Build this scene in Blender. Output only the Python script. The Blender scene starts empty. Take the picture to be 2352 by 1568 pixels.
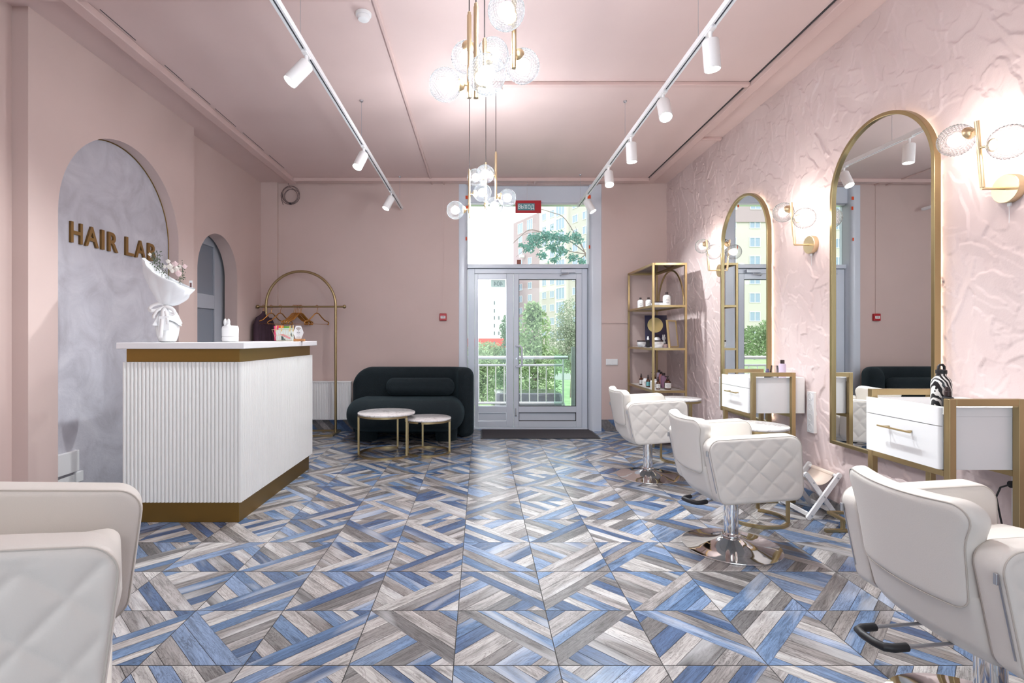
import bpy, math, random
import numpy as np
from mathutils import Vector, Matrix, noise as mnoise

# ------------------------------------------------------------------ camera, world, lights, exposure
SC = bpy.context.scene
COL = SC.collection
PI = math.pi
R = math.radians
EYE = 1.25            # camera height, metres
FPX = 1200.0          # focal length in pixels of the 2352 x 1568 frame
VX, VY = 1104.0, 775.0

cam_d = bpy.data.cameras.new('camera')
cam_d.sensor_width = 36.0
cam_d.lens = FPX / 2352.0 * 36.0
cam_d.shift_x = (1176.0 - VX) / 2352.0
cam_d.shift_y = (VY - 784.0) / 2352.0
cam_d.clip_end = 600
cam = bpy.data.objects.new('camera', cam_d)
cam.location = (0, 0, EYE)
cam.rotation_euler = (PI / 2, 0, 0)
COL.objects.link(cam)
SC.camera = cam

SC.view_settings.view_transform = 'Standard'
SC.view_settings.look = 'None'
SC.view_settings.gamma = 1.0
SC.view_settings.use_curve_mapping = False
SC.view_settings.exposure = 1.50
try:
    SC.cycles.max_bounces = 7
    SC.cycles.diffuse_bounces = 4
    SC.cycles.glossy_bounces = 4
    SC.cycles.transmission_bounces = 4
    SC.cycles.transparent_max_bounces = 12
    SC.cycles.sample_clamp_indirect = 6.0
    SC.cycles.caustics_reflective = False
    SC.cycles.caustics_refractive = False
except Exception:
    pass

W = bpy.data.worlds.new('overcast_sky')
SC.world = W
W.use_nodes = True
_bg = W.node_tree.nodes['Background']
_bg.inputs['Color'].default_value = (0.93, 0.97, 1.0, 1)
_bg.inputs['Strength'].default_value = 0.88

def add_light(name, kind, loc, energy, color=(1, 1, 1), rot=(0, 0, 0), parent=None, **kw):
    d = bpy.data.lights.new(name, kind)
    d.energy = energy
    d.color = color
    for k, v in kw.items():
        setattr(d, k, v)
    o = bpy.data.objects.new(name, d)
    o.location = loc
    o.rotation_euler = rot
    if parent: o.parent = parent
    COL.objects.link(o)
    return o

add_light('sun', 'SUN', (0, -10, 40), 0.55, (1.0, 0.97, 0.92), (R(48), 0, R(-18)), angle=R(3))
# added cool fill from the closed rear wall behind the camera, no window there
add_light('rear_fill_light', 'AREA', (-0.2, -5.3, 1.7), 46, (0.72, 0.89, 1.0), (R(90), 0, 0),
          shape='RECTANGLE', size=5.0, size_y=2.8)

add_light('overhead_fill_light', 'AREA', (-0.2, -2.4, 3.27), 22, (0.86, 0.94, 1.0), (0, 0, 0),  # added soft overhead fill behind the camera, no fixture there
          shape='RECTANGLE', size=3.0, size_y=3.0)

BULB = 90.0          # radiance of the pendant and sconce bulbs
SPOT_W = 52.0         # track spot power
LED = 5.0            # radiance of the LED strips behind the mirrors

# ------------------------------------------------------------------ helpers
def at(px, Y, py=None):
    X = (px - VX) / FPX * Y
    return X if py is None else Vector((X, Y, EYE - (py - VY) / FPX * Y))
def zat(py, Y):
    return EYE - (py - VY) / FPX * Y

class MB:
    def __init__(s):
        s.v = []; s.f = []; s.uv = None
    def add(s, vs, fs):
        n = len(s.v)
        s.v += [tuple(v) for v in vs]
        s.f += [tuple(i + n for i in f) for f in fs]
        return s
    def box(s, x0, x1, y0, y1, z0, z1):
        v = [(x, y, z) for z in (z0, z1) for y in (y0, y1) for x in (x0, x1)]
        return s.add(v, [(0, 2, 3, 1), (4, 5, 7, 6), (0, 1, 5, 4), (2, 6, 7, 3), (0, 4, 6, 2), (1, 3, 7, 5)])
    def bar(s, a, b, w, h=None, up=(0, 0, 1)):
        """square bar from a to b"""
        a = Vector(a); b = Vector(b); h = h or w
        d = (b - a).normalized(); u = Vector(up)
        if abs(d.dot(u)) > 0.95: u = Vector((1, 0, 0))
        x = d.cross(u).normalized(); z = x.cross(d)
        vs = [p + x * (sx * w / 2) + z * (sz * h / 2) for p in (a, b) for sz in (-1, 1) for sx in (-1, 1)]
        return s.add(vs, [(0, 1, 3, 2), (4, 6, 7, 5), (0, 4, 5, 1), (2, 3, 7, 6), (0, 2, 6, 4), (1, 5, 7, 3)])
    def tube(s, pts, r, n=12, closed=False, caps=True):
        pts = [Vector(p) for p in pts]; m = len(pts)
        rs = r if isinstance(r, (list, tuple)) else [r] * m
        T = []
        for i in range(m):
            if closed: t = pts[(i + 1) % m] - pts[i - 1]
            else: t = pts[min(i + 1, m - 1)] - pts[max(i - 1, 0)]
            T.append(t.normalized())
        u = Vector((0, 0, 1)) if abs(T[0].z) < 0.9 else Vector((1, 0, 0))
        u = (u - T[0] * u.dot(T[0])).normalized()
        vs = []
        for i in range(m):
            u = (u - T[i] * u.dot(T[i])).normalized()
            w = T[i].cross(u)
            for k in range(n):
                a = 2 * PI * k / n
                vs.append(pts[i] + (u * math.cos(a) + w * math.sin(a)) * rs[i])
        fs = []
        for i in range(m if closed else m - 1):
            j = (i + 1) % m
            for k in range(n):
                l = (k + 1) % n
                fs.append((i * n + k, i * n + l, j * n + l, j * n + k))
        if caps and not closed:
            fs.append(tuple(range(n))[::-1]); fs.append(tuple((m - 1) * n + k for k in range(n)))
        return s.add(vs, fs)
    def lathe(s, prof, c=(0, 0, 0), n=32, axis='z', cap=True):
        """prof: list of (radius, height)"""
        c = Vector(c); vs = []
        for (r, h) in prof:
            for k in range(n):
                a = 2 * PI * k / n
                p = (r * math.cos(a), r * math.sin(a), h)
                if axis == 'x': p = (h, p[0], p[1])
                if axis == 'y': p = (p[0], h, p[1])
                vs.append(c + Vector(p))
        fs = []
        for i in range(len(prof) - 1):
            for k in range(n):
                l = (k + 1) % n
                fs.append((i * n + k, i * n + l, (i + 1) * n + l, (i + 1) * n + k))
        if cap:
            fs.append(tuple(range(n))[::-1]); fs.append(tuple((len(prof) - 1) * n + k for k in range(n)))
        return s.add(vs, fs)
    def prism(s, poly, f0, f1):
        """poly: 2-D outline; f0/f1 map (a,b) to the two end faces"""
        n = len(poly)
        vs = [f0(*p) for p in poly] + [f1(*p) for p in poly]
        fs = [tuple(range(n))[::-1], tuple(range(n, 2 * n))]
        fs += [(i, (i + 1) % n, n + (i + 1) % n, n + i) for i in range(n)]
        return s.add(vs, fs)
    def sphere(s, c, r, n=16, m=10, sc=(1, 1, 1)):
        prof = [(math.sin(PI * i / m) * r, -math.cos(PI * i / m) * r) for i in range(m + 1)]
        prof[0] = (r * 1e-3, -r); prof[-1] = (r * 1e-3, r)
        k = len(s.v)
        s.lathe(prof, (0, 0, 0), n)
        for i in range(k, len(s.v)):
            v = s.v[i]
            s.v[i] = (c[0] + v[0] * sc[0], c[1] + v[1] * sc[1], c[2] + v[2] * sc[2])
        return s
    def pillow(s, outl, thick, r, place, disp=None, ncap=8, narc=5, both=True):
        """rounded slab: 2-D outline (a,b), thickness along t, edge radius r, place(a,b,t) -> point"""
        P = np.array(outl, float); n = len(P)
        nx = np.roll(P, -1, 0) - np.roll(P, 1, 0)
        N = np.stack([-nx[:, 1], nx[:, 0]], 1); N /= np.linalg.norm(N, axis=1)[:, None] + 1e-12
        cen = P.mean(0)
        if ((cen - P) * N).sum() < 0: N = -N           # inward
        rings = []
        h = thick / 2
        inner = P + N * r
        def cap(sign):
            rr = []
            for k in range(ncap):
                f = (k + 0.0) / ncap
                f = max(f, 0.001)
                q = cen + (inner - cen) * f
                t = np.full(n, h)
                if disp is not None: t = t + disp(q[:, 0], q[:, 1], sign)
                rr.append((q, t * sign))
            return rr
        def arc(sign):
            rr = []
            for k in range(narc + 1):
                a = PI / 2 * k / narc
                q = P + N * (r * (1 - math.sin(a)))
                t = np.full(n, h - r + r * math.cos(a))
                if disp is not None and k == 0: t = t + disp(q[:, 0], q[:, 1], sign)
                rr.append((q, t * sign))
            return rr
        up = cap(1) + arc(1)
        dn = cap(-1) + arc(-1)
        rings = up + (dn[::-1] if thick > 2 * r + 1e-5 else dn[::-1][1:])
        vs = []; fs = []
        for q, t in rings:
            for i in range(n): vs.append(place(q[i, 0], q[i, 1], t[i]))
        m = len(rings)
        for k in range(m - 1):
            for i in range(n):
                j = (i + 1) % n
                fs.append((k * n + i, k * n + j, (k + 1) * n + j, (k + 1) * n + i))
        fs.append(tuple(range(n))[::-1]); fs.append(tuple((m - 1) * n + i for i in range(n)))
        return s.add(vs, fs)
    def build(s, name, mat, parent=None, smooth=40, bevel=0, loc=None):
        me = bpy.data.meshes.new(name)
        me.from_pydata(s.v, [], s.f)
        me.materials.append(mat)
        me.validate()
        if smooth:
            me.polygons.foreach_set('use_smooth', [True] * len(me.polygons))
            try: me.set_sharp_from_angle(angle=R(smooth))
            except Exception: pass
        me.update()
        o = bpy.data.objects.new(name, me)
        COL.objects.link(o)
        if parent: o.parent = parent
        if loc: o.location = loc
        fixn(me)
        if bevel:
            b = o.modifiers.new('edge_rounding', 'BEVEL')
            b.width = bevel; b.segments = 2; b.limit_method = 'ANGLE'; b.angle_limit = R(50)
            b.harden_normals = False
        return o

def fixn(me):
    import bmesh
    if len(me.polygons) > 60000: return
    bm = bmesh.new(); bm.from_mesh(me)
    bmesh.ops.recalc_face_normals(bm, faces=bm.faces)
    bm.to_mesh(me); bm.free()

def round_poly(pts, rad, seg=8):
    """round the corners of a convex polygon; rad one value or one per corner"""
    n = len(pts); out = []
    rad = rad if isinstance(rad, (list, tuple)) else [rad] * n
    for i in range(n):
        p = Vector(pts[i]); a = Vector(pts[i - 1]); b = Vector(pts[(i + 1) % n]); r = rad[i]
        da = (a - p).normalized(); db = (b - p).normalized()
        half = math.acos(max(-1, min(1, da.dot(db)))) / 2
        d = r / math.tan(half)
        c = p + (da + db).normalized() * (r / math.sin(half))
        p0 = p + da * d; p1 = p + db * d
        a0 = math.atan2(*(p0 - c).yx); a1 = math.atan2(*(p1 - c).yx)
        while a1 - a0 > PI: a1 -= 2 * PI
        while a1 - a0 < -PI: a1 += 2 * PI
        for k in range(seg + 1):
            t = a0 + (a1 - a0) * k / seg
            out.append((c.x + r * math.cos(t), c.y + r * math.sin(t)))
    return out

def resample(pts, n):
    P = np.array(pts, float)
    Q = np.vstack([P, P[:1]])
    d = np.r_[0, np.cumsum(np.linalg.norm(np.diff(Q, axis=0), axis=1))]
    t = np.linspace(0, d[-1], n, endpoint=False)
    return [(float(np.interp(x, d, Q[:, 0])), float(np.interp(x, d, Q[:, 1]))) for x in t]

def rrect(w, h, r, n=64, cx=0, cy=0):
    return resample(round_poly([(cx - w / 2, cy - h / 2), (cx + w / 2, cy - h / 2), (cx + w / 2, cy + h / 2), (cx - w / 2, cy + h / 2)], r), n)

def arch_outline(w, ztop, z0=0.0, seg=24):
    """outline of an arch w wide centred on 0, from z0 up to ztop"""
    r = w / 2; zs = ztop - r
    return [(-r, z0), (r, z0)] + [(r * math.cos(PI * k / seg), zs + r * math.sin(PI * k / seg)) for k in range(seg + 1)]

def thing(name, label, cat, loc=(0, 0, 0), rz=0.0, group=None):
    o = bpy.data.objects.new(name, None)
    o.empty_display_size = 0.1
    COL.objects.link(o)
    o.location = loc; o.rotation_euler = (0, 0, rz)
    return tag(o, label, cat, group)
def tag(o, label, cat, group=None):
    o['label'] = label; o['category'] = cat
    if group: o['group'] = group
    return o
def struct(o, label=None, cat=None):
    o['kind'] = 'structure'
    if label: o['label'] = label
    if cat: o['category'] = cat
    return o
def sroot(name, label=None, cat=None):
    o = bpy.data.objects.new(name, None); COL.objects.link(o)
    return struct(o, label, cat)
def dup(root, loc, rz, label, group=None):
    r = root.copy(); COL.objects.link(r); r.location = loc; r.rotation_euler = (0, 0, rz)
    r['label'] = label
    if group: r['group'] = group
    def rec(src, dst):
        for ch in list(src.children):
            c = ch.copy(); COL.objects.link(c); c.parent = dst
            rec(ch, c)
    rec(root, r)
    return r

def text_mesh(txt, size, extrude, offset=0.0, align='CENTER'):
    cu = bpy.data.curves.new('lettering', 'FONT')
    cu.body = txt; cu.size = size; cu.extrude = extrude; cu.offset = offset
    cu.align_x = align; cu.resolution_u = 4
    ob = bpy.data.objects.new('lettering', cu); COL.objects.link(ob)
    dg = bpy.context.evaluated_depsgraph_get(); dg.update()
    me = bpy.data.meshes.new_from_object(ob.evaluated_get(dg))
    bpy.data.objects.remove(ob); bpy.data.curves.remove(cu)
    return me
def text_obj(name, txt, size, extrude, mat, parent, M, offset=0.0, box=None):
    """box=(w,h): stretch to that size, lower left at origin before M"""
    me = text_mesh(txt, size, extrude, offset)
    co = np.zeros(len(me.vertices) * 3); me.vertices.foreach_get('co', co); co = co.reshape(-1, 3)
    if box:
        mn = co.min(0); mx = co.max(0)
        co[:, 0] = (co[:, 0] - mn[0]) / (mx[0] - mn[0]) * box[0]
        co[:, 1] = (co[:, 1] - mn[1]) / (mx[1] - mn[1]) * box[1]
    m = np.array(M)
    co = co @ m[:3, :3].T + m[:3, 3]
    me.vertices.foreach_set('co', co.ravel()); me.update()
    me.materials.clear(); me.materials.append(mat)
    o = bpy.data.objects.new(name, me); COL.objects.link(o)
    if parent: o.parent = parent
    return o
def frame_m(o, x, y):
    """matrix with origin o, axes x and y"""
    x = Vector(x).normalized(); y = Vector(y).normalized(); z = x.cross(y)
    return Matrix(((x.x, y.x, z.x, o[0]), (x.y, y.y, z.y, o[1]), (x.z, y.z, z.z, o[2]), (0, 0, 0, 1)))

# ------------------------------------------------------------------ materials
def srgb(r, g, b):
    f = lambda c: ((c / 255.0 + 0.055) / 1.055) ** 2.4 if c > 10 else c / 255.0 / 12.92
    return (f(r), f(g), f(b), 1)

class NT:
    def __init__(s, name):
        s.m = bpy.data.materials.new(name); s.m.use_nodes = True
        s.t = s.m.node_tree; s.n = s.t.nodes; s.l = s.t.links
        s.b = s.n['Principled BSDF']; s.out = s.n['Material Output']
    def node(s, ty, **kw):
        x = s.n.new(ty)
        for k, v in kw.items():
            if k in x.inputs: x.inputs[k].default_value = v
            else: setattr(x, k, v)
        return x
    def link(s, a, b): s.l.new(a, b)
    def set(s, **kw):
        for k, v in kw.items(): s.b.inputs[k.replace('_', ' ')].default_value = v
        return s
    def ramp(s, fac, stops):
        r = s.n.new('ShaderNodeValToRGB'); e = r.color_ramp.elements
        while len(e) < len(stops): e.new(0.5)
        for i, (p, c) in enumerate(stops):
            e[i].position = p; e[i].color = c if len(c) == 4 else (*c, 1)
        s.link(fac, r.inputs[0]); return r.outputs[0]
    def bump(s, h, strength, dist=0.01):
        b = s.node('ShaderNodeBump', Strength=strength, Distance=dist)
        s.link(h, b.inputs['Height']); s.link(b.outputs[0], s.b.inputs['Normal']); return b
    def coord(s, kind='Object', scale=(1, 1, 1), rot=(0, 0, 0)):
        c = s.n.new('ShaderNodeTexCoord'); m = s.n.new('ShaderNodeMapping')
        m.inputs['Scale'].default_value = scale; m.inputs['Rotation'].default_value = rot
        s.link(c.outputs[kind], m.inputs[0]); return m.outputs[0]
    def mix(s, fac, a, b, blend='MIX'):
        x = s.n.new('ShaderNodeMix'); x.data_type = 'RGBA'; x.blend_type = blend
        for val, idx in ((fac, 0), (a, 6), (b, 7)):
            if hasattr(val, 'type') or hasattr(val, 'is_linked'): s.link(val, x.inputs[idx])
            else: x.inputs[idx].default_value = val
        return x.outputs[2]

def plain(name, col, rough=0.5, metal=0.0, bump=0.0, bscale=200.0, spec=0.5, var=0.0, vscale=4.0, coat=0.0):
    m = NT(name).set(Base_Color=col, Roughness=rough, Metallic=metal)
    m.b.inputs['Specular IOR Level'].default_value = spec
    if coat: m.b.inputs['Coat Weight'].default_value = coat
    co = None
    if bump or var:
        co = m.coord()
    if bump:
        nz = m.node('ShaderNodeTexNoise', Scale=bscale, Detail=3.0); m.link(co, nz.inputs['Vector'])
        m.bump(nz.outputs['Fac'], bump, 0.002)
    if var:
        nz = m.node('ShaderNodeTexNoise', Scale=vscale, Detail=4.0); m.link(co, nz.inputs['Vector'])
        dark = tuple(c * (1 - var) for c in col[:3]) + (1,)
        lite = tuple(min(1, c * (1 + var)) for c in col[:3]) + (1,)
        m.link(m.ramp(nz.outputs['Fac'], [(0.3, dark), (0.7, lite)]), m.b.inputs['Base Color'])
    return m.m

def emit(name, col, s):
    m = NT(name); e = m.node('ShaderNodeEmission', Color=col, Strength=s)
    m.link(e.outputs[0], m.out.inputs['Surface']); return m.m

PINK = plain('pink_wall_paint', srgb(211, 189, 182), 0.55, bump=0.08, bscale=260, spec=0.3, var=0.025, vscale=1.6)
PINKC = plain('pink_ceiling_paint', srgb(220, 197, 192), 0.6, bump=0.1, bscale=180, spec=0.25, var=0.03, vscale=1.2)
PINKT = plain('pink_trim_paint', srgb(214, 188, 182), 0.5, spec=0.3)
def mk_stucco():
    m = NT('pink_trowelled_stucco').set(Roughness=0.6); m.b.inputs['Specular IOR Level'].default_value = 0.3
    co = m.coord()
    nz = m.node('ShaderNodeTexNoise', Scale=2.5, Detail=5.0); m.link(co, nz.inputs['Vector'])
    m.link(m.ramp(nz.outputs['Fac'], [(0.3, srgb(214, 194, 191)), (0.7, srgb(224, 206, 203))]), m.b.inputs['Base Color'])
    n2 = m.node('ShaderNodeTexNoise', Scale=90.0, Detail=5.0, Distortion=0.6); m.link(co, n2.inputs['Vector'])
    m.bump(n2.outputs['Fac'], 0.18, 0.004)
    return m.m
STUCCO = mk_stucco()
def mk_plaster():
    m = NT('grey_lilac_plaster').set(Roughness=0.5)
    co = m.coord()
    nz = m.node('ShaderNodeTexNoise', Scale=3.0, Detail=8.0, Roughness=0.62, Distortion=1.4); m.link(co, nz.inputs['Vector'])
    m.link(m.ramp(nz.outputs['Fac'], [(0.28, srgb(174, 171, 178)), (0.5, srgb(192, 190, 198)), (0.75, srgb(208, 206, 212))]), m.b.inputs['Base Color'])
    n2 = m.node('ShaderNodeTexNoise', Scale=22.0, Detail=6.0, Distortion=2.0); m.link(co, n2.inputs['Vector'])
    m.bump(n2.outputs['Fac'], 0.25, 0.006)
    return m.m
PLASTER = mk_plaster()
GOLD = plain('satin_gold_metal', (0.46, 0.355, 0.19, 1), 0.36, 1.0, bump=0.04, bscale=500)
GOLDL = plain('pale_brushed_brass', (0.75, 0.60, 0.38, 1), 0.34, 1.0)
GOLDB = plain('brass_laminate', (0.25, 0.15, 0.04, 1), 0.42, 0.85)
COPPER = plain('polished_copper_gold', (0.62, 0.32, 0.09, 1), 0.22, 1.0)
LETTER = plain('bronze_lettering', (0.27, 0.15, 0.05, 1), 0.4, 0.8)
CHROME = plain('chrome', (0.80, 0.79, 0.78, 1), 0.05, 1.0)
STEEL = plain('zip_steel', (0.55, 0.57, 0.6, 1), 0.3, 1.0)
def mk_leather(name, col):
    m = NT(name).set(Base_Color=col, Roughness=0.46); m.b.inputs['Specular IOR Level'].default_value = 0.4
    co = m.coord()
    v = m.node('ShaderNodeTexVoronoi', Scale=420.0); m.link(co, v.inputs['Vector'])
    m.bump(v.outputs['Distance'], 0.12, 0.0015)
    return m.m
LEATHER = mk_leather('cream_leatherette', srgb(228, 223, 216))
SEAM = plain('leatherette_seam', srgb(200, 193, 184), 0.6)
BLACK = plain('black_rubber', (0.012, 0.012, 0.014, 1), 0.5)
def mk_boucle():
    m = NT('dark_teal_boucle').set(Base_Color=(0.003, 0.0085, 0.012, 1), Roughness=0.9)
    m.b.inputs['Sheen Weight'].default_value = 0.12; m.b.inputs['Sheen Tint'].default_value = (0.25, 0.5, 0.6, 1)
    co = m.coord()
    n = m.node('ShaderNodeTexNoise', Scale=130.0, Detail=4.0); m.link(co, n.inputs['Vector'])
    m.link(m.ramp(n.outputs['Fac'], [(0.3, (0.0018, 0.0055, 0.008, 1)), (0.7, (0.0045, 0.0135, 0.019, 1))]), m.b.inputs['Base Color'])
    m.bump(n.outputs['Fac'], 0.6, 0.008)
    return m.m
BOUCLE = mk_boucle()
WHITE = plain('white_lacquer', srgb(236, 236, 236), 0.3, coat=0.2)
WHITEM = plain('matt_white', srgb(234, 234, 234), 0.55)
RIBW = plain('ribbed_white_panel', srgb(236, 236, 233), 0.45)
PVC = plain('white_pvc_frame', srgb(216, 223, 233), 0.25)
PVCG = plain('dark_gasket', (0.03, 0.03, 0.035, 1), 0.6)
LAMIN = plain('pale_counter_laminate', srgb(226, 224, 226), 0.35)
ALU = plain('brushed_aluminium', (0.72, 0.73, 0.75, 1), 0.35, 0.9)
RAILM = plain('white_painted_rail', srgb(236, 238, 240), 0.35)
DARK = plain('dark_slot', (0.05, 0.055, 0.07, 1), 0.5)
SPOTW = plain('white_lamp_housing', srgb(238, 238, 238), 0.4)
def mk_marble():
    m = NT('white_marble').set(Roughness=0.16)
    co = m.coord()
    n = m.node('ShaderNodeTexNoise', Scale=5.0, Detail=9.0, Roughness=0.6, Distortion=1.6); m.link(co, n.inputs['Vector'])
    W_ = srgb(234, 230, 229)
    m.link(m.ramp(n.outputs['Fac'], [(0.0, W_), (0.475, W_), (0.50, srgb(196, 188, 186)), (0.525, W_), (1, W_)]), m.b.inputs['Base Color'])
    return m.m
MARBLE = mk_marble()
def mk_mirror():
    m = NT('mirror_silver').set(Base_Color=(0.86, 0.88, 0.87, 1), Metallic=1.0, Roughness=0.0)
    return m.m
MIRROR = mk_mirror()
def mk_glass(name, tint, refl):
    m = NT(name)
    t = m.node('ShaderNodeBsdfTransparent', Color=tint); g = m.node('ShaderNodeBsdfGlossy', Roughness=0.0)
    f = m.node('ShaderNodeFresnel', IOR=1.45); mm = m.node('ShaderNodeMath', operation='MULTIPLY'); mm.inputs[1].default_value = refl
    m.link(f.outputs[0], mm.inputs[0])
    x = m.n.new('ShaderNodeMixShader'); m.link(mm.outputs[0], x.inputs[0]); m.link(t.outputs[0], x.inputs[1]); m.link(g.outputs[0], x.inputs[2])
    m.link(x.outputs[0], m.out.inputs['Surface']); return m.m
GLASS = mk_glass('window_glass', (0.97, 0.98, 0.985, 1), 0.9)
GLASSG = mk_glass('green_tinted_glass', (0.80, 0.91, 0.86, 1), 1.0)
GLASSS = mk_glass('shelf_glass', (0.80, 0.86, 0.84, 1), 1.0)
def mk_crystal(name, w0, w1, tr_share, dark):
    m = NT(name)
    lw = m.node('ShaderNodeLayerWeight', Blend=0.5)
    tc = m.ramp(lw.outputs['Facing'], [(0.0, (0.96, 0.96, 0.96)), (0.10, (0.86, 0.86, 0.87)), (0.30, (0.66, 0.67, 0.69)), (0.6, (0.50, 0.51, 0.53)), (1.0, (dark, dark, dark + 0.02))])
    t = m.node('ShaderNodeBsdfTransparent'); m.link(tc, t.inputs[0])
    g = m.node('ShaderNodeBsdfGlossy', Roughness=0.15)
    tr = m.node('ShaderNodeBsdfTranslucent', Color=(0.95, 0.95, 0.95, 1))
    a = m.n.new('ShaderNodeMixShader'); a.inputs[0].default_value = tr_share; m.link(g.outputs[0], a.inputs[1]); m.link(tr.outputs[0], a.inputs[2])
    r = m.node('ShaderNodeMapRange'); r.inputs[3].default_value = w0; r.inputs[4].default_value = w1
    m.link(lw.outputs['Facing'], r.inputs[0])
    x = m.n.new('ShaderNodeMixShader'); m.link(r.outputs[0], x.inputs[0]); m.link(t.outputs[0], x.inputs[1]); m.link(a.outputs[0], x.inputs[2])
    m.link(x.outputs[0], m.out.inputs['Surface']); return m.m
CRYSTAL = mk_crystal('cut_crystal_glass', 0.009, 0.026, 0.75, 0.42)
CRYSTALS = mk_crystal('cut_crystal_glass_sconce', 0.016, 0.034, 0.7, 0.5)
BULBM = emit('glowing_bulb', (0.92, 0.96, 1.0, 1), BULB)
BULBS = emit('glowing_sconce_bulb', (1.0, 0.91, 0.84, 1), 38.0)
SPOTE = emit('glowing_spot_lens', (1.0, 0.95, 0.88, 1), 14.0)
LEDM = emit('glowing_led_strip', (1.0, 0.80, 0.62, 1), LED)
RED = plain('red_plastic', srgb(176, 22, 34), 0.35)
TEAL = plain('teal_sign_panel', srgb(84, 140, 146), 0.4)
SIGNW = plain('sign_white', srgb(232, 240, 240), 0.5)
ORANGE = plain('orange_tape', srgb(228, 80, 28), 0.6)
PINKBROWN = plain('brown_tape', srgb(160, 100, 84), 0.6)
def mk_floor():
    m = NT('wood_look_tiles').set(Roughness=0.24)
    a = m.n.new('ShaderNodeAttribute'); a.attribute_name = 'plank'
    uv = m.n.new('ShaderNodeUVMap')
    mp = m.n.new('ShaderNodeMapping'); mp.inputs['Scale'].default_value = (2.6, 17.0, 1); m.link(uv.outputs[0], mp.inputs[0])
    n1 = m.node('ShaderNodeTexNoise', Scale=1.0, Detail=6.0, Roughness=0.62, Distortion=1.3); m.link(mp.outputs[0], n1.inputs['Vector'])
    mp2 = m.n.new('ShaderNodeMapping'); mp2.inputs['Scale'].default_value = (7.0, 150.0, 1); m.link(uv.outputs[0], mp2.inputs[0])
    n2 = m.node('ShaderNodeTexNoise', Scale=1.0, Detail=4.0, Distortion=0.8); m.link(mp2.outputs[0], n2.inputs['Vector'])
    mp3 = m.n.new('ShaderNodeMapping'); mp3.inputs['Scale'].default_value = (1.5, 7.0, 1); m.link(uv.outputs[0], mp3.inputs[0])
    n3 = m.node('ShaderNodeTexNoise', Scale=1.0, Detail=2.0, Distortion=0.5); m.link(mp3.outputs[0], n3.inputs['Vector'])
    g1 = m.ramp(n1.outputs['Fac'], [(0.26, (0.36, 0.36, 0.36)), (0.46, (0.84, 0.84, 0.84)), (0.62, (1.05, 1.05, 1.05)), (0.8, (1.42, 1.42, 1.42))])
    g2 = m.ramp(n2.outputs['Fac'], [(0.30, (0.66, 0.66, 0.66)), (0.55, (1.0, 1.0, 1.0)), (0.8, (1.16, 1.16, 1.16))])
    c = m.mix(1.0, a.outputs['Color'], g1, 'MULTIPLY')
    c = m.mix(1.0, c, g2, 'MULTIPLY')
    mp4 = m.n.new('ShaderNodeMapping'); mp4.inputs['Scale'].default_value = (3.4, 20.0, 1); m.link(uv.outputs[0], mp4.inputs[0])
    n4 = m.node('ShaderNodeTexNoise', Scale=1.0, Detail=3.0, Roughness=0.55, Distortion=1.8); m.link(mp4.outputs[0], n4.inputs['Vector'])
    vein = m.ramp(n4.outputs['Fac'], [(0.0, (1, 1, 1)), (0.405, (1, 1, 1)), (0.43, (0.60, 0.58, 0.58)), (0.452, (1, 1, 1)), (0.50, (1, 1, 1)), (0.515, (0.66, 0.64, 0.64)), (0.535, (1, 1, 1)), (0.60, (1, 1, 1)), (0.615, (0.72, 0.70, 0.70)), (0.64, (1, 1, 1))])
    c = m.mix(1.0, c, vein, 'MULTIPLY')
    pale = m.ramp(n3.outputs['Fac'], [(0.54, (0, 0, 0)), (0.68, (0.45, 0.45, 0.45))])
    c = m.mix(pale, c, srgb(206, 206, 208), 'MIX')
    m.link(c, m.b.inputs['Base Color'])
    m.bump(n2.outputs['Fac'], 0.10, 0.002)
    m.b.inputs['Specular IOR Level'].default_value = 0.55
    return m.m
FLOORM = mk_floor()
GROUT = plain('dark_grout', srgb(52, 50, 50), 0.8)
# ------------------------------------------------------------------ the room shell
XL, XR, YB, ZC = -2.917, 2.48, 6.98, 3.31
YF = -5.6
rng = random.Random(7)

# --- floor: 0.4 m wood-look tiles, each split on a diagonal into two sets of planks
BLUE = [srgb(114, 140, 176), srgb(94, 122, 160), srgb(132, 154, 188), srgb(80, 104, 142)]
PALE = [srgb(190, 184, 181), srgb(176, 170, 168), srgb(200, 196, 193)]
GREY = [srgb(136, 132, 131), srgb(122, 119, 119), srgb(148, 142, 140)]
T = 0.4; GX0, GY0 = -0.103, 1.992
LAYOUT = {0: ['/l', '\\l', '/l', '\\u', '\\u', '/u', '\\u', '/u', '/u'],
          1: ['\\l', '/l', '/l', '/l', '\\u', '/u', '/l', '/l', '/l'],
          2: ['/u', '/l', '/l', '/l', '\\l', '/l', '/u', '/l', '\\u'],
          -1: ['\\u', '/l', '/u', '\\u', '/l', '\\l', '/u', '\\u', '/u']}
def clip(poly, nx, ny, lo, hi):
    def half(poly, f):
        out = []
        for i in range(len(poly)):
            a, b = poly[i - 1], poly[i]; fa, fb = f(a), f(b)
            if (fa >= 0) != (fb >= 0):
                t = fa / (fa - fb); out.append((a[0] + (b[0] - a[0]) * t, a[1] + (b[1] - a[1]) * t))
            if fb >= 0: out.append(b)
        return out
    poly = half(poly, lambda p: p[0] * nx + p[1] * ny - lo)
    return half(poly, lambda p: hi - (p[0] * nx + p[1] * ny)) if len(poly) > 2 else []
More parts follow.
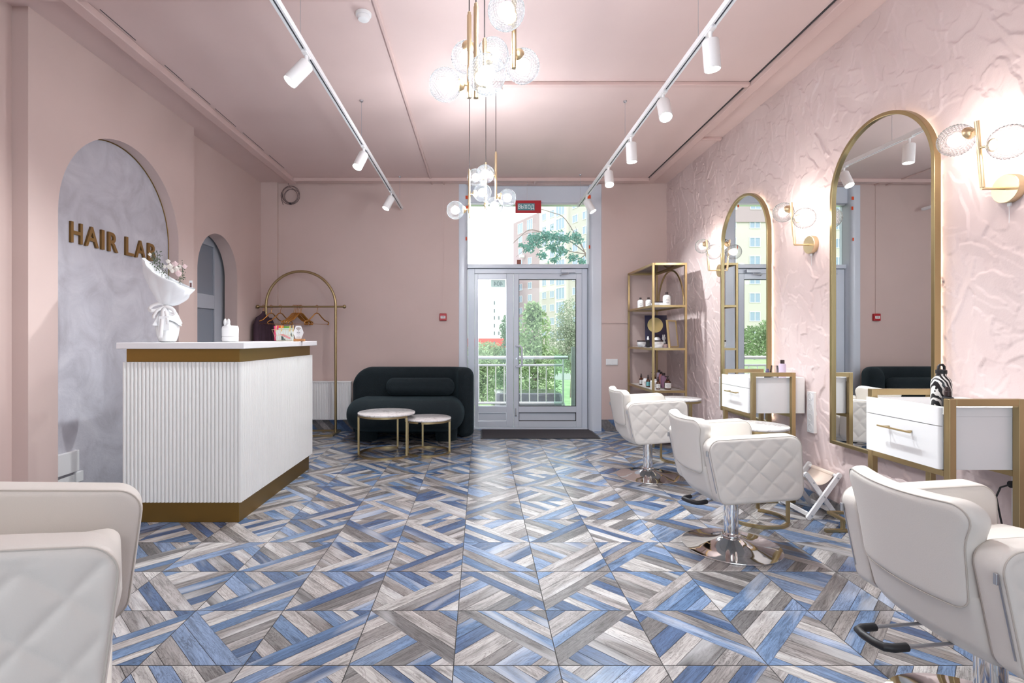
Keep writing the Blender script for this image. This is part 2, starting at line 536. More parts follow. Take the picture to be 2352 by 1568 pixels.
def tile_planks(x0, y0, code, rnd):
    """yield (polygon, along-vector, colour) for one tile"""
    g = 0.0019; s = T - 2 * g; x0 += g; y0 += g
    q = 1 / math.sqrt(2)
    if code[0] == '\\':
        up = [(0, s), (s, 0), (s, s)]; lo = [(0, s), (0, 0), (s, 0)]; along = (q, -q); perp = (q, q)
    else:
        up = [(0, 0), (s, s), (0, s)]; lo = [(0, 0), (s, 0), (s, s)]; along = (q, q); perp = (-q, q)
    for tri, isup in ((up, True), (lo, False)):
        par = (code[1] == 'u') == isup
        n = perp if par else along; u = along if par else perp
        d = [p[0] * n[0] + p[1] * n[1] for p in tri]
        a, b = min(d), max(d)
        k = rnd.choice([4, 5]) if par else rnd.choice([7, 8, 9])
        cuts = [a + (b - a) * (i + (rnd.uniform(-0.16, 0.16) if 0 < i < k else 0)) / k for i in range(k + 1)]
        last = None
        for i in range(k):
            fam = rnd.choices([0, 1, 2], [0.40, 0.34, 0.26])[0]
            if fam == last and rnd.random() < 0.6: fam = (fam + 1) % 3
            last = fam
            col = rnd.choice((BLUE, PALE, GREY)[fam])
            pl = clip(tri, n[0], n[1], cuts[i] + 0.0010, cuts[i + 1] - 0.0010)
            if len(pl) > 2:
                yield [(x0 + p[0], y0 + p[1]) for p in pl], u, n, col
def build_floor():
    vs, fs, cols, uvs = [], [], [], []
    i0 = int((XL - GX0) / T) - 1; i1 = int((XR - GX0) / T) + 1
    j0 = int((YF - GY0) / T) - 1; j1 = int((YB + 0.3 - GY0) / T) + 1
    for j in range(j0, j1 + 1):
        for i in range(i0, i1 + 1):
            rnd = random.Random(i * 977 + j * 131 + 5)
            code = LAYOUT[j][i + 4] if j in LAYOUT and -4 <= i <= 4 else rnd.choice('/\\') + rnd.choice('ul')
            x0, y0 = GX0 + i * T, GY0 + j * T
            for pl, u, n, col in tile_planks(x0, y0, code, rnd):
                pl = clip(pl, 1, 0, XL, XR)
                if len(pl) < 3: continue
                ox, oy = rnd.uniform(0, 40), rnd.uniform(0, 40)
                b = len(vs)
                vs += [(p[0], p[1], 0.0) for p in pl]
                fs.append(tuple(range(b, b + len(pl))))
                cols.append((col[0] * 0.88, col[1] * 0.88, col[2] * 0.88, 1))
                uvs += [(p[0] * u[0] + p[1] * u[1] + ox, p[0] * n[0] + p[1] * n[1] + oy) for p in pl]
    me = bpy.data.meshes.new('floor'); me.from_pydata(vs, [], fs); me.materials.append(FLOORM); me.materials.append(GROUT)
    at_ = me.attributes.new('plank', 'FLOAT_COLOR', 'FACE')
    at_.data.foreach_set('color', np.array(cols, dtype=np.float32).ravel())
    uvl = me.uv_layers.new(name='UVMap')
    uvl.data.foreach_set('uv', np.array(uvs, dtype=np.float32).ravel())
    fixn(me)
    o = bpy.data.objects.new('floor', me); COL.objects.link(o); struct(o)
    g = MB().box(XL - 0.2, XR + 0.2, YF, YB + 0.35, -0.15, -0.0012).build('grout_bed', GROUT, o, smooth=0)
    return o
build_floor()

# --- ceiling
struct(MB().box(XL - 0.3, XR + 0.3, YF - 0.1, YB + 0.4, ZC, ZC + 0.12).build('ceiling', PINKC, smooth=0))

# --- left wall: plain stretch, wall panel with the sign niche, plain stretch with an arched doorway
YA0, YA1, XA = 3.25, 5.13, -2.815
def wall_panel(name, x0, x1, outline, mat):
    return MB().prism(outline, lambda a, b: (x0, a, b), lambda a, b: (x1, a, b)).build(name, mat, smooth=30)
def notch(y0, y1, z1, yc, w, ztop):
    r = w / 2; zs = ztop - r
    arc = [(yc - r * math.cos(PI * k / 40), zs + r * math.sin(PI * k / 40)) for k in range(41)]
    return [(y0, 0), (yc - r, 0)] + arc + [(yc + r, 0), (y1, 0), (y1, z1), (y0, z1)]
struct(MB().box(XL - 0.2, XL, YF, YA0, 0, ZC).build('wall_left_near', PINK, smooth=0))
struct(wall_panel('wall_left_sign_panel', XL, XA, notch(YA0, YA1, ZC, 4.175, 1.39, 2.79), PINK))
struct(MB().box(XL - 0.2, XL + 0.006, YA0 + 0.06, YA1 - 0.06, 0, ZC - 0.3).build('wall_left_niche', PLASTER, smooth=0))
struct(wall_panel('wall_left_far', XL - 0.15, XL, notch(YA1, YB + 0.2, ZC, 5.82, 0.88, 2.40), PINK))
# thin gold edge of the niche
r_ = 0.695; zs_ = 2.79 - r_
pts = [(XL + 0.010, 4.175 + r_ - 0.004, 0.02)] + [(XL + 0.010, 4.175 + (r_ - 0.004) * math.cos(PI * k / 40), zs_ + (r_ - 0.004) * math.sin(PI * k / 40)) for k in range(41)] + [(XL + 0.010, 4.175 - r_ + 0.004, 0.02)]
struct(MB().tube(pts, 0.004, 6).build('trim_1', GOLDB))
# grey door beyond the arched opening
DOORG = plain('grey_door_paint', srgb(176, 182, 192), 0.4)
DOORGL = plain('frosted_door_panel', srgb(134, 142, 154), 0.25)
d2 = sroot('door_2', 'pale grey panelled door behind the small arched opening', 'door')
m = MB()
dx = XL - 0.19
for (y0, y1, z0, z1) in [(5.02, 5.44, 0, 2.55), (6.10, 6.72, 0, 2.55), (5.44, 6.10, 0, 0.2), (5.44, 6.10, 1.58, 1.74), (5.44, 6.10, 2.30, 2.55)]:
    m.box(dx - 0.04, dx, y0, y1, z0, z1)
m.build('door_frame', DOORG, d2, smooth=0, bevel=0.004)
MB().box(dx - 0.03, dx - 0.02, 5.44, 6.10, 0.2, 1.58).build('lower_panel', DOORGL, d2, smooth=0)
MB().box(dx - 0.03, dx - 0.02, 5.44, 6.10, 1.74, 2.30).build('upper_panel', DOORGL, d2, smooth=0)
struct(MB().box(XL - 0.75, XL - 0.7, 5.0, 6.75, 0, 2.6).build('wall_passage', PINK, smooth=0))
struct(MB().box(XL - 0.7, XL - 0.15, 5.0, 6.75, 2.55, 2.65).build('ceiling_passage', PINKC, smooth=0))

# --- right wall: thick trowelled stucco, real relief
def build_right_wall():
    y0, y1, z0, z1 = 1.9, YB, 0.0, ZC
    st = 0.0065
    ny, nz = int((y1 - y0) / st) + 1, int((z1 - z0) / st) + 1
    ys = np.linspace(y0, y1, ny); zs = np.linspace(z0, z1, nz)
    H = np.zeros((nz, ny), np.float32)
    rs = np.random.RandomState(11)
    dy, dz = ys[1] - ys[0], zs[1] - zs[0]
    for s in range(3000):
        cy, cz = rs.uniform(y0 - 0.1, y1 + 0.1), rs.uniform(-0.1, z1 + 0.1)
        L = rs.uniform(0.05, 0.22); w = rs.uniform(0.018, 0.075)
        ang = rs.normal(0.9, 0.55) if rs.rand() < 0.75 else rs.uniform(0, 3.14)
        rad = max(L, w) * 1.15
        a0, a1 = max(0, int((cy - rad - y0) / dy)), min(ny, int((cy + rad - y0) / dy) + 2)
        b0, b1 = max(0, int((cz - rad - z0) / dz)), min(nz, int((cz + rad - z0) / dz) + 2)
        if a1 <= a0 or b1 <= b0: continue
        Y, Z = np.meshgrid(ys[a0:a1] - cy, zs[b0:b1] - cz)
        ca, sa = math.cos(ang), math.sin(ang)
        u = (Y * ca + Z * sa) / L; v = (-Y * sa + Z * ca) / w
        v = v + 0.20 * np.sin(u * 2.2 + s) + 0.10 * np.sin(u * 8 + s * 1.7)
        e = u * u + v * v
        inside = e < 1
        sub = H[b0:b1, a0:a1]
        base = float(sub[inside].mean()) if inside.any() else 0.0
        amp = rs.uniform(0.0015, 0.0055)
        slab = base * 0.85 + amp * (0.25 + 0.75 * np.clip(v, -1, 1)) + 0.0016 * rs.randn()
        k = np.clip((1 - e) * 6, 0, 1)
        k = np.where(v > 0, np.clip((1 - e) * 40, 0, 1), k)       # one crisp ridge, one feathered side
        H[b0:b1, a0:a1] = sub * (1 - k) + slab * k
    H = np.clip(H - np.percentile(H, 99.5), -0.03, 0.004)
    vs = np.zeros((nz * ny, 3), np.float32)
    YY, ZZ = np.meshgrid(ys, zs)
    vs[:, 0] = (XR - H).ravel(); vs[:, 1] = YY.ravel(); vs[:, 2] = ZZ.ravel()
    idx = np.arange(nz * ny).reshape(nz, ny)
    q = np.stack([idx[:-1, :-1], idx[1:, :-1], idx[1:, 1:], idx[:-1, 1:]], -1).reshape(-1, 4)
    me = bpy.data.meshes.new('wall_right')
    me.vertices.add(len(vs)); me.vertices.foreach_set('co', vs.ravel())
    me.loops.add(q.size); me.loops.foreach_set('vertex_index', q.ravel().astype(np.int32))
    me.polygons.add(len(q)); me.polygons.foreach_set('loop_start', np.arange(0, q.size, 4, dtype=np.int32))
    me.polygons.foreach_set('use_smooth', np.ones(len(q), bool))
    me.update(calc_edges=True)
    me.materials.append(STUCCO)
    o = bpy.data.objects.new('wall_right', me); COL.objects.link(o); struct(o)
    MB().box(XR + 0.034, XR + 0.2, YF, YB + 0.2, 0, ZC).build('wall_backing', STUCCO, o, smooth=0)
    MB().box(XR + 0.002, XR + 0.02, YF, 1.9, 0, ZC).build('wall_near_stretch', STUCCO, o, smooth=0)
build_right_wall()

# --- back wall with the entrance opening, and the rear wall behind the camera
OX0, OX1, OZ = -0.292, 1.615, 3.30
struct(MB().prism([(XL, 0), (OX0, 0), (OX0, OZ), (OX1, OZ), (OX1, 0), (XR + 0.1, 0), (XR + 0.1, ZC), (XL, ZC)],
                  lambda a, b: (a, YB, b), lambda a, b: (a, YB + 0.27, b)).build('wall_back', PINK, smooth=0))
struct(MB().box(XL, -2.70, 6.935, YB, 0, ZC).build('trim_2', PINK, smooth=0))
struct(MB().box(XL - 0.2, XR + 0.2, YF - 0.1, YF, 0, ZC).build('wall_rear', PINK, smooth=0))
# horizontal seam of the back wall lining, right of the door
struct(MB().box(1.615, XR, YB - 0.012, YB, zat(742, YB), zat(742, YB) + 0.012).build('trim_3', PINK, smooth=0))

# --- tile skirting (same tiles)
def skirting(name, x0, x1, y0, y1, h):
    st = MB().box(x0, x1, y0, y1, 0, h)
    along = 'x' if abs(x1 - x0) > abs(y1 - y0) else 'y'
    me_o = st.build(name, SKIRT, smooth=0)
    struct(me_o); return me_o
def mk_skirt():
    m = NT('wood_look_skirting').set(Roughness=0.35)
    co = m.coord('Object', (1, 1, 1))
    sep = m.n.new('ShaderNodeSeparateXYZ'); m.link(co, sep.inputs[0])
    ad = m.node('ShaderNodeMath', operation='ADD'); m.link(sep.outputs[0], ad.inputs[0]); m.link(sep.outputs[1], ad.inputs[1])
    ad2 = m.node('ShaderNodeMath', operation='ADD'); m.link(ad.outputs[0], ad2.inputs[0]); m.link(sep.outputs[2], ad2.inputs[1])
    sc = m.node('ShaderNodeMath', operation='MULTIPLY'); sc.inputs[1].default_value = 11.0; m.link(ad2.outputs[0], sc.inputs[0])
    fl = m.node('ShaderNodeMath', operation='FLOOR'); m.link(sc.outputs[0], fl.inputs[0])
    wn = m.node('ShaderNodeTexWhiteNoise'); wn.noise_dimensions = '1D'; m.link(fl.outputs[0], wn.inputs['W'])
    r = m.ramp(wn.outputs['Value'], [(0.0, BLUE[1]), (0.3, GREY[1]), (0.55, BLUE[3]), (0.7, PALE[1]), (0.85, GREY[0])])
    m.n[r.node.name].color_ramp.interpolation = 'CONSTANT'
    nz = m.node('ShaderNodeTexNoise', Scale=30.0, Detail=5.0, Distortion=1.0); m.link(co, nz.inputs['Vector'])
    g = m.ramp(nz.outputs['Fac'], [(0.3, (0.6, 0.6, 0.6)), (0.7, (1.15, 1.15, 1.15))])
    m.link(m.mix(1.0, r, g, 'MULTIPLY'), m.b.inputs['Base Color'])
    return m.m
SKIRT = mk_skirt()
skirting('baseboard_back_left', -2.70, OX0, YB - 0.012, YB, 0.155)
skirting('baseboard_back_right', OX1, XR, YB - 0.012, YB, 0.155)
skirting('baseboard_right', XR - 0.010, XR + 0.004, YF, YB - 0.012, 0.10)
skirting('baseboard_left', XL, XL + 0.012, YA1, 6.93, 0.10)

# --- painted conduits and boxes under the ceiling
def trim(name, *parts):
    m = MB()
    for p in parts: m.box(*p)
    return struct(m.build(name, PINKT, smooth=0, bevel=0.006))
YT = 6.72
trim('trim_4', (-2.50, -2.41, YF, YT + 0.1, ZC - 0.055, ZC))
trim('trim_5', (-2.56, -2.50, YF, YT + 0.1, ZC - 0.012, ZC))
trim('trim_6', (-2.41, 2.17, YT, YT + 0.05, ZC - 0.045, ZC))
trim('trim_7', (2.17, 2.25, YF, YT + 0.05, ZC - 0.045, ZC))
trim('trim_8', (0.10, 2.17, 4.20, 4.25, ZC - 0.03, ZC))
trim('trim_9', (2.25, XR, 5.36, 5.41, ZC - 0.03, ZC))
trim('trim_10', (-0.66, -0.635, 3.1, YB, ZC - 0.018, ZC))
trim('trim_11', (XL, -0.66, 3.08, 3.14, ZC - 0.045, ZC))
trim('trim_12', (-0.50, -0.475, YT + 0.05, YB, ZC - 0.02, ZC))
trim('trim_13', (0.70, 0.73, YT + 0.05, YB, ZC - 0.02, ZC))
trim('trim_14', (1.52, 1.56, YT + 0.05, YB, ZC - 0.03, ZC))
struct(MB().box(2.158, 2.168, YF, YT, ZC - 0.006, ZC).build('trim_15', PVCG, smooth=0))
# cracks in the filler along the left conduit
m = MB()
for a, b in ((3.28, 3.62), (3.95, 4.2), (4.32, 4.62), (4.7, 5.1), (5.25, 5.75), (5.9, 6.35)):
    m.box(-2.391, -2.388, a, b, ZC - 0.003, ZC)
struct(m.build('trim_16', PVCG, smooth=0))

# ------------------------------------------------------------------ entrance: cladding, transom window, double door
YD = 7.15
c = sroot('window_1', 'white framed glazing above the entrance door', 'window')
m = MB()
m.prism(round_poly([(OX0 + .001, YB - 0.004), (-0.178, YB - 0.004), (-0.178, 7.22), (OX0 + .001, 7.22)], [0.004, 0.05, 0.004, 0.004], 6), lambda a, b: (a, b, 0), lambda a, b: (a, b, OZ - 0.002)).build('jamb', PVC, c, smooth=40)
m = MB()
m.prism(round_poly([(1.458, YB - 0.004), (OX1 - .001, YB - 0.004), (OX1 - .001, 7.22), (1.458, 7.22)], [0.05, 0.004, 0.004, 0.004], 6), lambda a, b: (a, b, 0), lambda a, b: (a, b, OZ - 0.002)).build('jamb', PVC, c, smooth=40)
MB().box(-0.178, 1.458, 7.06, 7.22, 3.075, OZ - 0.002).build('lintel_panel', PVC, c, smooth=0, bevel=0.004)
MB().box(-0.178, 1.458, 7.10, 7.2, 3.055, 3.075).build('top_bead', ALU, c, smooth=0)
MB().box(-0.178, 1.458, 7.08, 7.22, 2.192, 2.245).build('transom', PVC, c, smooth=0, bevel=0.004)
MB().box(-0.178, 1.458, 7.16, 7.17, 2.245, 3.055).build('glass_pane', GLASS, c, smooth=0)

d = sroot('door_1', 'white glazed double entrance door', 'door')
m = MB()
zt, zb = 2.185, 0.028
m.box(-0.172, -0.083, 7.11, 7.2, zb, zt); m.box(1.378, 1.452, 7.11, 7.2, zb, zt); m.box(-0.083, 1.378, 7.11, 7.2, 2.12, zt)
m.box(-0.172, 1.452, 7.09, 7.25, 0, zb)
m.build('door_frame', PVC, d, smooth=0, bevel=0.005)
MB().box(-0.177, 1.457, 7.13, 7.2, zt, 2.192).build('gasket', PVCG, d, smooth=0)
def leaf(x0, x1, g0, g1, name):
    L = MB()
    y0, y1 = 7.10, 7.17
    z0, z1 = 0.034, 2.117
    gz0, gz1, pz0, pz1 = 0.315, 2.042, 0.115, 0.232
    L.box(x0, g0, y0, y1, z0, z1); L.box(g1, x1, y0, y1, z0, z1)
    for a, b in ((z0, pz0), (pz1, gz0), (gz1, z1)): L.box(g0, g1, y0, y1, a, b)
    lf = L.build(name, PVC, d, smooth=0, bevel=0.004)
    MB().box(g0, g1, 7.13, 7.136, gz0, gz1).build('glass_pane', GLASS, lf, smooth=0)
    MB().box(g0, g1, 7.125, 7.15, pz0, pz1).build('kick_panel', PVC, lf, smooth=0)
    gk = MB()
    for (a, b, e, f) in ((g0, g1, gz0, gz1), (g0, g1, pz0, pz1)):
        t = 0.007
        gk.box(a, a + t, 7.108, 7.13, e, f); gk.box(b - t, b, 7.108, 7.13, e, f); gk.box(a + t, b - t, 7.108, 7.13, e, e + t); gk.box(a + t, b - t, 7.108, 7.13, f - t, f)
    gk.build('gasket', PVCG if name == 'wide_leaf' else ALU, lf, smooth=0)
    return lf
lf1 = leaf(-0.080, 0.445, -0.036, 0.352, 'narrow_leaf')
lf2 = leaf(0.450, 1.375, 0.518, 1.299, 'wide_leaf')
hx = 0.487
MB().tube([(hx, 7.10, 1.135), (hx, 7.05, 1.135), (hx + 0.045, 7.035, 1.135), (hx + 0.068, 7.03, 1.11), (hx + 0.068, 7.03, 0.885), (hx + 0.045, 7.035, 0.86), (hx, 7.05, 0.86), (hx, 7.10, 0.86)], 0.014, 12).build('pull_handle', PVC, lf2)
MB().lathe([(0.012, 7.092), (0.012, 7.1)], (hx - 0.002, 0, 0.965), 14, 'y').build('lock_cylinder', STEEL, lf2)
m = MB().tube([(hx - 0.01, 7.095, 0.29), (hx - 0.01, 7.085, 0.27), (hx - 0.01, 7.085, 0.2)], 0.007, 8); m.sphere((hx - 0.01, 7.085, 0.195), 0.013)
m.build('latch_bolt', STEEL, lf2)
m = MB().box(1.09, 1.285, 7.055, 7.105, 2.128, 2.17)
m.build('closer_body', PVC, d, smooth=0, bevel=0.004)
MB().tube([(1.19, 7.07, 2.128), (1.19, 7.07, 2.11), (1.09, 7.03, 2.10), (1.08, 7.09, 2.09)], 0.006, 8).build('closer_arm', ALU, d)

# sheet with the shop number stuck to the outside of the glass: seen mirrored from in here
def mk_sticker():
    m = NT('pale_blue_sticker').set(Base_Color=srgb(222, 236, 240), Roughness=0.5)
    tr = m.node('ShaderNodeBsdfTranslucent'); tr.inputs['Color'].default_value = srgb(222, 238, 242)
    x = m.n.new('ShaderNodeMixShader'); x.inputs[0].default_value = 0.5
    m.link(m.b.outputs[0], x.inputs[1]); m.link(tr.outputs[0], x.inputs[2]); m.link(x.outputs[0], m.out.inputs['Surface'])
    return m.m
STICK = mk_sticker()
STICKT = plain('sticker_figures', srgb(140, 170, 178), 0.5)
sk = thing('number_sticker', 'pale blue shop number sticker on the narrow door pane', 'sticker')
sx0, sx1 = at(1128, 7.14), at(1160, 7.14)
MB().add([(sx0, 7.138, zat(659, 7.14)), (sx1, 7.138, zat(659, 7.14)), (sx1, 7.138, zat(643, 7.14)), (sx0, 7.138, zat(643, 7.14))], [(0, 1, 2, 3)]).build('sheet', STICK, sk, smooth=0)
text_obj('figures', '404', 0.1, 0.0006, STICKT, sk, frame_m((sx1 - 0.03, 7.1355, zat(657, 7.14)), (-1, 0, 0), (0, 0, 1)), 0.0, (0.125, 0.065))

# orange and brown tape on the glazing frame
def tape(px, py, w, h, lab, mat=ORANGE, Y=YB - 0.006, x=None):
    X = at(px, Y) if x is None else x; Z = zat(py, Y)
    o = MB().box(X - w / 2, X + w / 2, Y, Y + 0.0012, Z - h / 2, Z + h / 2).build('tape_piece', mat, smooth=0)
    tag(o, lab, 'tape', 'tape on the glazing frame'); return o
tape(1072, 453, 0.032, 0.045, 'topmost orange tape piece on the jamb beside the sofa')
tape(1073, 476, 0.026, 0.045, 'second orange tape piece down the jamb beside the sofa')
tape(1071, 548, 0.018, 0.045, 'lowest orange tape piece on the jamb beside the sofa')
tape(1353, 452, 0.045, 0.045, 'topmost orange tape piece on the jamb beside the shelf')
tape(1352, 473, 0.022, 0.035, 'second orange tape piece down the jamb beside the shelf')
tape(1354, 567, 0.018, 0.045, 'lowest orange tape piece on the jamb beside the shelf')
tape(1192, 602, 0.055, 0.066, 'brown square tape piece on the glass above the door', PINKBROWN, 7.155)

# door mat
MATM = plain('charcoal_mat_pile', srgb(62, 58, 62), 0.95, bump=1.0, bscale=160, var=0.3, vscale=90)
mt = thing('door_mat', 'charcoal entrance mat with black rim in front of the glass door', 'mat')
MB().box(0.02, 1.46, 6.47, 7.06, 0.0005, 0.012).build('pile', MATM, mt, smooth=0, bevel=0.004)
m = MB(); m.box(0.0, 1.48, 6.45, 6.47, 0.0005, 0.008); m.box(0.0, 0.02, 6.47, 7.06, 0.0005, 0.008); m.box(1.46, 1.48, 6.47, 7.06, 0.0005, 0.008)
m.build('rim', BLACK, mt, smooth=0)

# exit sign hanging from the ceiling
ex = thing('exit_sign', 'red and teal exit sign hanging in front of the glazing', 'sign')
YE = 6.86
x0, x1 = at(1184, YE), at(1243, YE); z0, z1 = zat(489, YE), zat(460, YE)
MB().box(x0, x1, YE, YE + 0.014, z0, z1).build('sign_board', RED, ex, smooth=0, bevel=0.002)
tx0, tx1 = at(1189, YE), at(1228, YE); tz0, tz1 = zat(483, YE), zat(467, YE)
MB().box(tx0, tx1, YE - 0.003, YE, tz0, tz1).build('text_panel', TEAL, ex, smooth=0)
text_obj('lettering', 'ВЫХОД', 0.1, 0.0008, SIGNW, ex, frame_m((tx0 + 0.006, YE - 0.004, tz0 + 0.008), (1, 0, 0), (0, 0, 1)), 0.002, (tx1 - tx0 - 0.012, (tz1 - tz0) * 0.74))
MB().tube([(at(1211, YE), YE + 0.007, z1), (at(1211, YE), YE + 0.007, ZC)], 0.0018, 6).build('hanging_wire', ALU, ex)
# ------------------------------------------------------------------ reception counter
def build_counter():
    t = thing('reception_counter', 'white ribbed reception counter with brass bands and pale top', 'counter', (-1.61, 3.51, 0))
    X = lambda x: x + 1.61
    Y = lambda y: y - 3.51
    p = 0.0258
    def ribs(L):
        n = int(round(L / p)); out = []
        for i in range(n):
            for k in range(8):
                s = k / 8.0
                out.append((L * (i + s) / n, 0.010 * abs(math.sin(PI * s)) ** 0.55))
        return out
    loop = []
    for s, d in ribs(0.80): loop.append((X(-2.41) + s, -d + 0.008))
    for s, d in ribs(1.49): loop.append((d - 0.008, s))
    loop += [(0, 1.49), (-0.45, 1.49), (-0.45, 0.44), (-0.80, 0.44)]
    m = MB(); n = len(loop)
    z0, z1 = 0.142, 1.085
    m.add([(a, b, z0) for a, b in loop] + [(a, b, z1) for a, b in loop], [(i, (i + 1) % n, n + (i + 1) % n, n + i) for i in range(n)] + [tuple(range(n, 2 * n))])
    m.build('ribbed_cladding', RIBW, t, smooth=50)
    Lsh = lambda e: [(-0.80 + e, e), (-e, e), (-e, 1.49 - e), (-0.45 + e, 1.49 - e), (-0.45 + e, 0.44 - e), (-0.80 + e, 0.44 - e)]
    MB().prism(Lsh(0.025), lambda a, b: (a, b, 0.0), lambda a, b: (a, b, 0.142)).build('plinth', GOLDB, t, smooth=0, bevel=0.002)
    MB().prism(Lsh(0.018), lambda a, b: (a, b, 1.0855), lambda a, b: (a, b, 1.174)).build('upper_band', GOLDB, t, smooth=0, bevel=0.002)
    o = 0.035
    top = [(-0.815, -o), (o, -o), (o, 1.50 + o / 2), (-0.50, 1.50 + o / 2), (-0.50, 0.48), (-0.815, 0.48)]
    MB().prism(top, lambda a, b: (a, b, 1.1745), lambda a, b: (a, b, 1.216)).build('counter_top', LAMIN, t, smooth=0, bevel=0.003)
    return t
build_counter()
ZT = 1.2165

# bouquet in paper standing in a vase
def build_bouquet():
    PAPER = plain('white_wrapping_paper', srgb(232, 234, 236), 0.55)
    RIB = plain('white_satin_ribbon', srgb(240, 240, 240), 0.35)
    VASE = plain('white_glazed_vase', srgb(226, 227, 226), 0.25, coat=0.3)
    PETAL = plain('white_petals', srgb(240, 234, 226), 0.6)
    PETALP = plain('pale_pink_petals', srgb(238, 212, 212), 0.6)
    LEAFM = plain('grey_green_sprig', srgb(92, 104, 84), 0.6)
    Y0 = 3.80; X0 = at(385, Y0); S = Y0 / FPX
    t = thing('vase', 'white egg-shaped vase on the near counter wing', 'vase', (X0, Y0, ZT))
    MB().lathe([(0.04, 0), (0.056, 0.008), (0.070, 0.05), (0.076, 0.095), (0.074, 0.125), (0.062, 0.150), (0.05, 0.158)], (0, 0, 0), 40).build('body', VASE, t)
    b = thing('flower_bouquet', 'white paper wrapped bouquet with ribbon in the counter vase', 'bouquet', (X0, Y0, ZT))
    # paper cone: tilted opening that rises on the left
    m = MB(); n = 96; rows = 16; vs = []
    for j in range(rows + 1):
        u = j / rows
        for k in range(n):
            a = 2 * PI * k / n
            ca, sa = math.cos(a), math.sin(a)
            zt_ = 0.478 - 0.090 * ca + 0.045 * max(0, -ca) ** 3        # rim height
            zt_ -= 0.02 * max(0, sa)
            z = 0.262 + (zt_ - 0.262) * u
            r = 0.022 + (0.128 + 0.012 * ca) * (u ** 0.58)
            f = 0.020 * abs(math.sin(4.5 * a + 1.2)) ** 0.7 * (1 - u) ** 0.5 * (u > 0.02) + 0.010 * math.sin(3 * a + 5 * u) + 0.008 * abs(math.sin(5 * a - 6 * u))
            r += f * (0.3 + u)
            # folded flap
            if ca > 0.15 and sa < -0.1: r += 0.016 * math.sin(PI * min(1, max(0, (ca - 0.15) / 0.6))) * u
            vs.append((r * ca * 1.10 + 0.0 + (u * 0.0), r * sa * 0.85, z))
    fs = [(j * n + k, j * n + (k + 1) % n, (j + 1) * n + (k + 1) % n, (j + 1) * n + k) for j in range(rows) for k in range(n)]
    w = m.add(vs, fs).build('paper_wrap', PAPER, b, smooth=60)
    sd = w.modifiers.new('paper_thickness', 'SOLIDIFY'); sd.thickness = 0.0015
    # skirt of paper under the tie
    m = MB(); vs = []
    for j in range(9):
        u = j / 8
        for k in range(n):
            a = 2 * PI * k / n
            r = 0.024 + 0.062 * u ** 0.7 + 0.012 * u * math.sin(6 * a + 2) + 0.008 * u * math.sin(11 * a)
            z = 0.262 - 0.125 * u - 0.02 * u * math.sin(3 * a + 1) + 0.02 * math.sin(PI * u) * math.sin(4 * a)
            vs.append((r * math.cos(a), r * math.sin(a), z))
    m.add(vs, [(j * n + k, j * n + (k + 1) % n, (j + 1) * n + (k + 1) % n, (j + 1) * n + k) for j in range(8) for k in range(n)])
    w = m.build('paper_skirt', PAPER, b, smooth=60)
    sd = w.modifiers.new('paper_thickness', 'SOLIDIFY'); sd.thickness = 0.0015
    # ribbon: band, two loops, two tails
    m = MB()
    m.lathe([(0.028, 0.252), (0.031, 0.262), (0.028, 0.272)], (0, 0, 0), 30, cap=False)
    def strip(pts, w, tilt=0):
        pts = [Vector(p) for p in pts]
        vs = []
        for i, p in enumerate(pts):
            d = (pts[min(i + 1, len(pts) - 1)] - pts[max(0, i - 1)]).normalized()
            s_ = d.cross(Vector((0, -1, 0.25))).normalized()
            vs += [p - s_ * w / 2, p + s_ * w / 2]
        m.add(vs, [(2 * i, 2 * i + 1, 2 * i + 3, 2 * i + 2) for i in range(len(pts) - 1)])
    yf = -0.085
    for sgn in (-1, 1):
        loop = []
        for k in range(17):
            a = 2 * PI * k / 16
            loop.append((sgn * (0.045 - 0.045 * math.cos(a)), -0.04 - 0.028 * math.sin(a / 2), 0.255 - 0.012 * sgn + 0.022 * math.sin(a) - 0.030 * (1 - math.cos(a)) / 2))
        strip(loop, 0.026)
    strip([(0.0, -0.04, 0.26), (0.012, -0.075, 0.225), (0.014, -0.090, 0.15), (0.010, -0.094, 0.08), (0.008, -0.094, 0.03)], 0.030)
    strip([(0.0, -0.04, 0.26), (0.030, -0.075, 0.225), (0.050, -0.088, 0.17), (0.052, -0.088, 0.13)], 0.022)
    strip([(0.0, -0.04, 0.26), (-0.035, -0.07, 0.225), (-0.06, -0.07, 0.19), (-0.055, -0.075, 0.17)], 0.022)
    w = m.build('ribbon', RIB, b, smooth=70)
    sd = w.modifiers.new('ribbon_thickness', 'SOLIDIFY'); sd.thickness = 0.001
    MB().box(-0.012, 0.062, -0.0865, -0.0855, 0.085, 0.185).build('note_card', PAPER, b, smooth=0)
    # blooms
    rnd = random.Random(4)
    def bloom(c, r, mat, name='bloom'):
        m = MB()
        for q in range(3):
            cnt = 5 + q * 2; rad = r * (0.30 + 0.26 * q)
            for k in range(cnt):
                a = 2 * PI * k / cnt + q * 0.5; tl = 0.35 + 0.35 * q
                vs = []
                for iu in range(5):
                    for iv in range(5):
                        u = iu / 4 - 0.5; v = iv / 4
                        wd = r * 0.85 * math.sin(PI * min(1, 0.15 + v * 0.8)) * u
                        out = rad * (0.55 + 0.6 * v * tl) - 0.5 * abs(u) * r * 0.35
                        vs.append((c[0] + out * math.cos(a) - wd * math.sin(a), c[1] + out * math.sin(a) + wd * math.cos(a), c[2] - r * 0.6 + r * 1.35 * v * (1 - 0.20 * q * v) + 0.1 * r * rnd.random()))
                m.add(vs, [(i * 5 + j, i * 5 + j + 1, (i + 1) * 5 + j + 1, (i + 1) * 5 + j) for i in range(4) for j in range(4)])
        m.sphere((c[0], c[1], c[2] - r * 0.35), r * 0.45, 10, 7)
        m.build(name, mat, b, smooth=60)
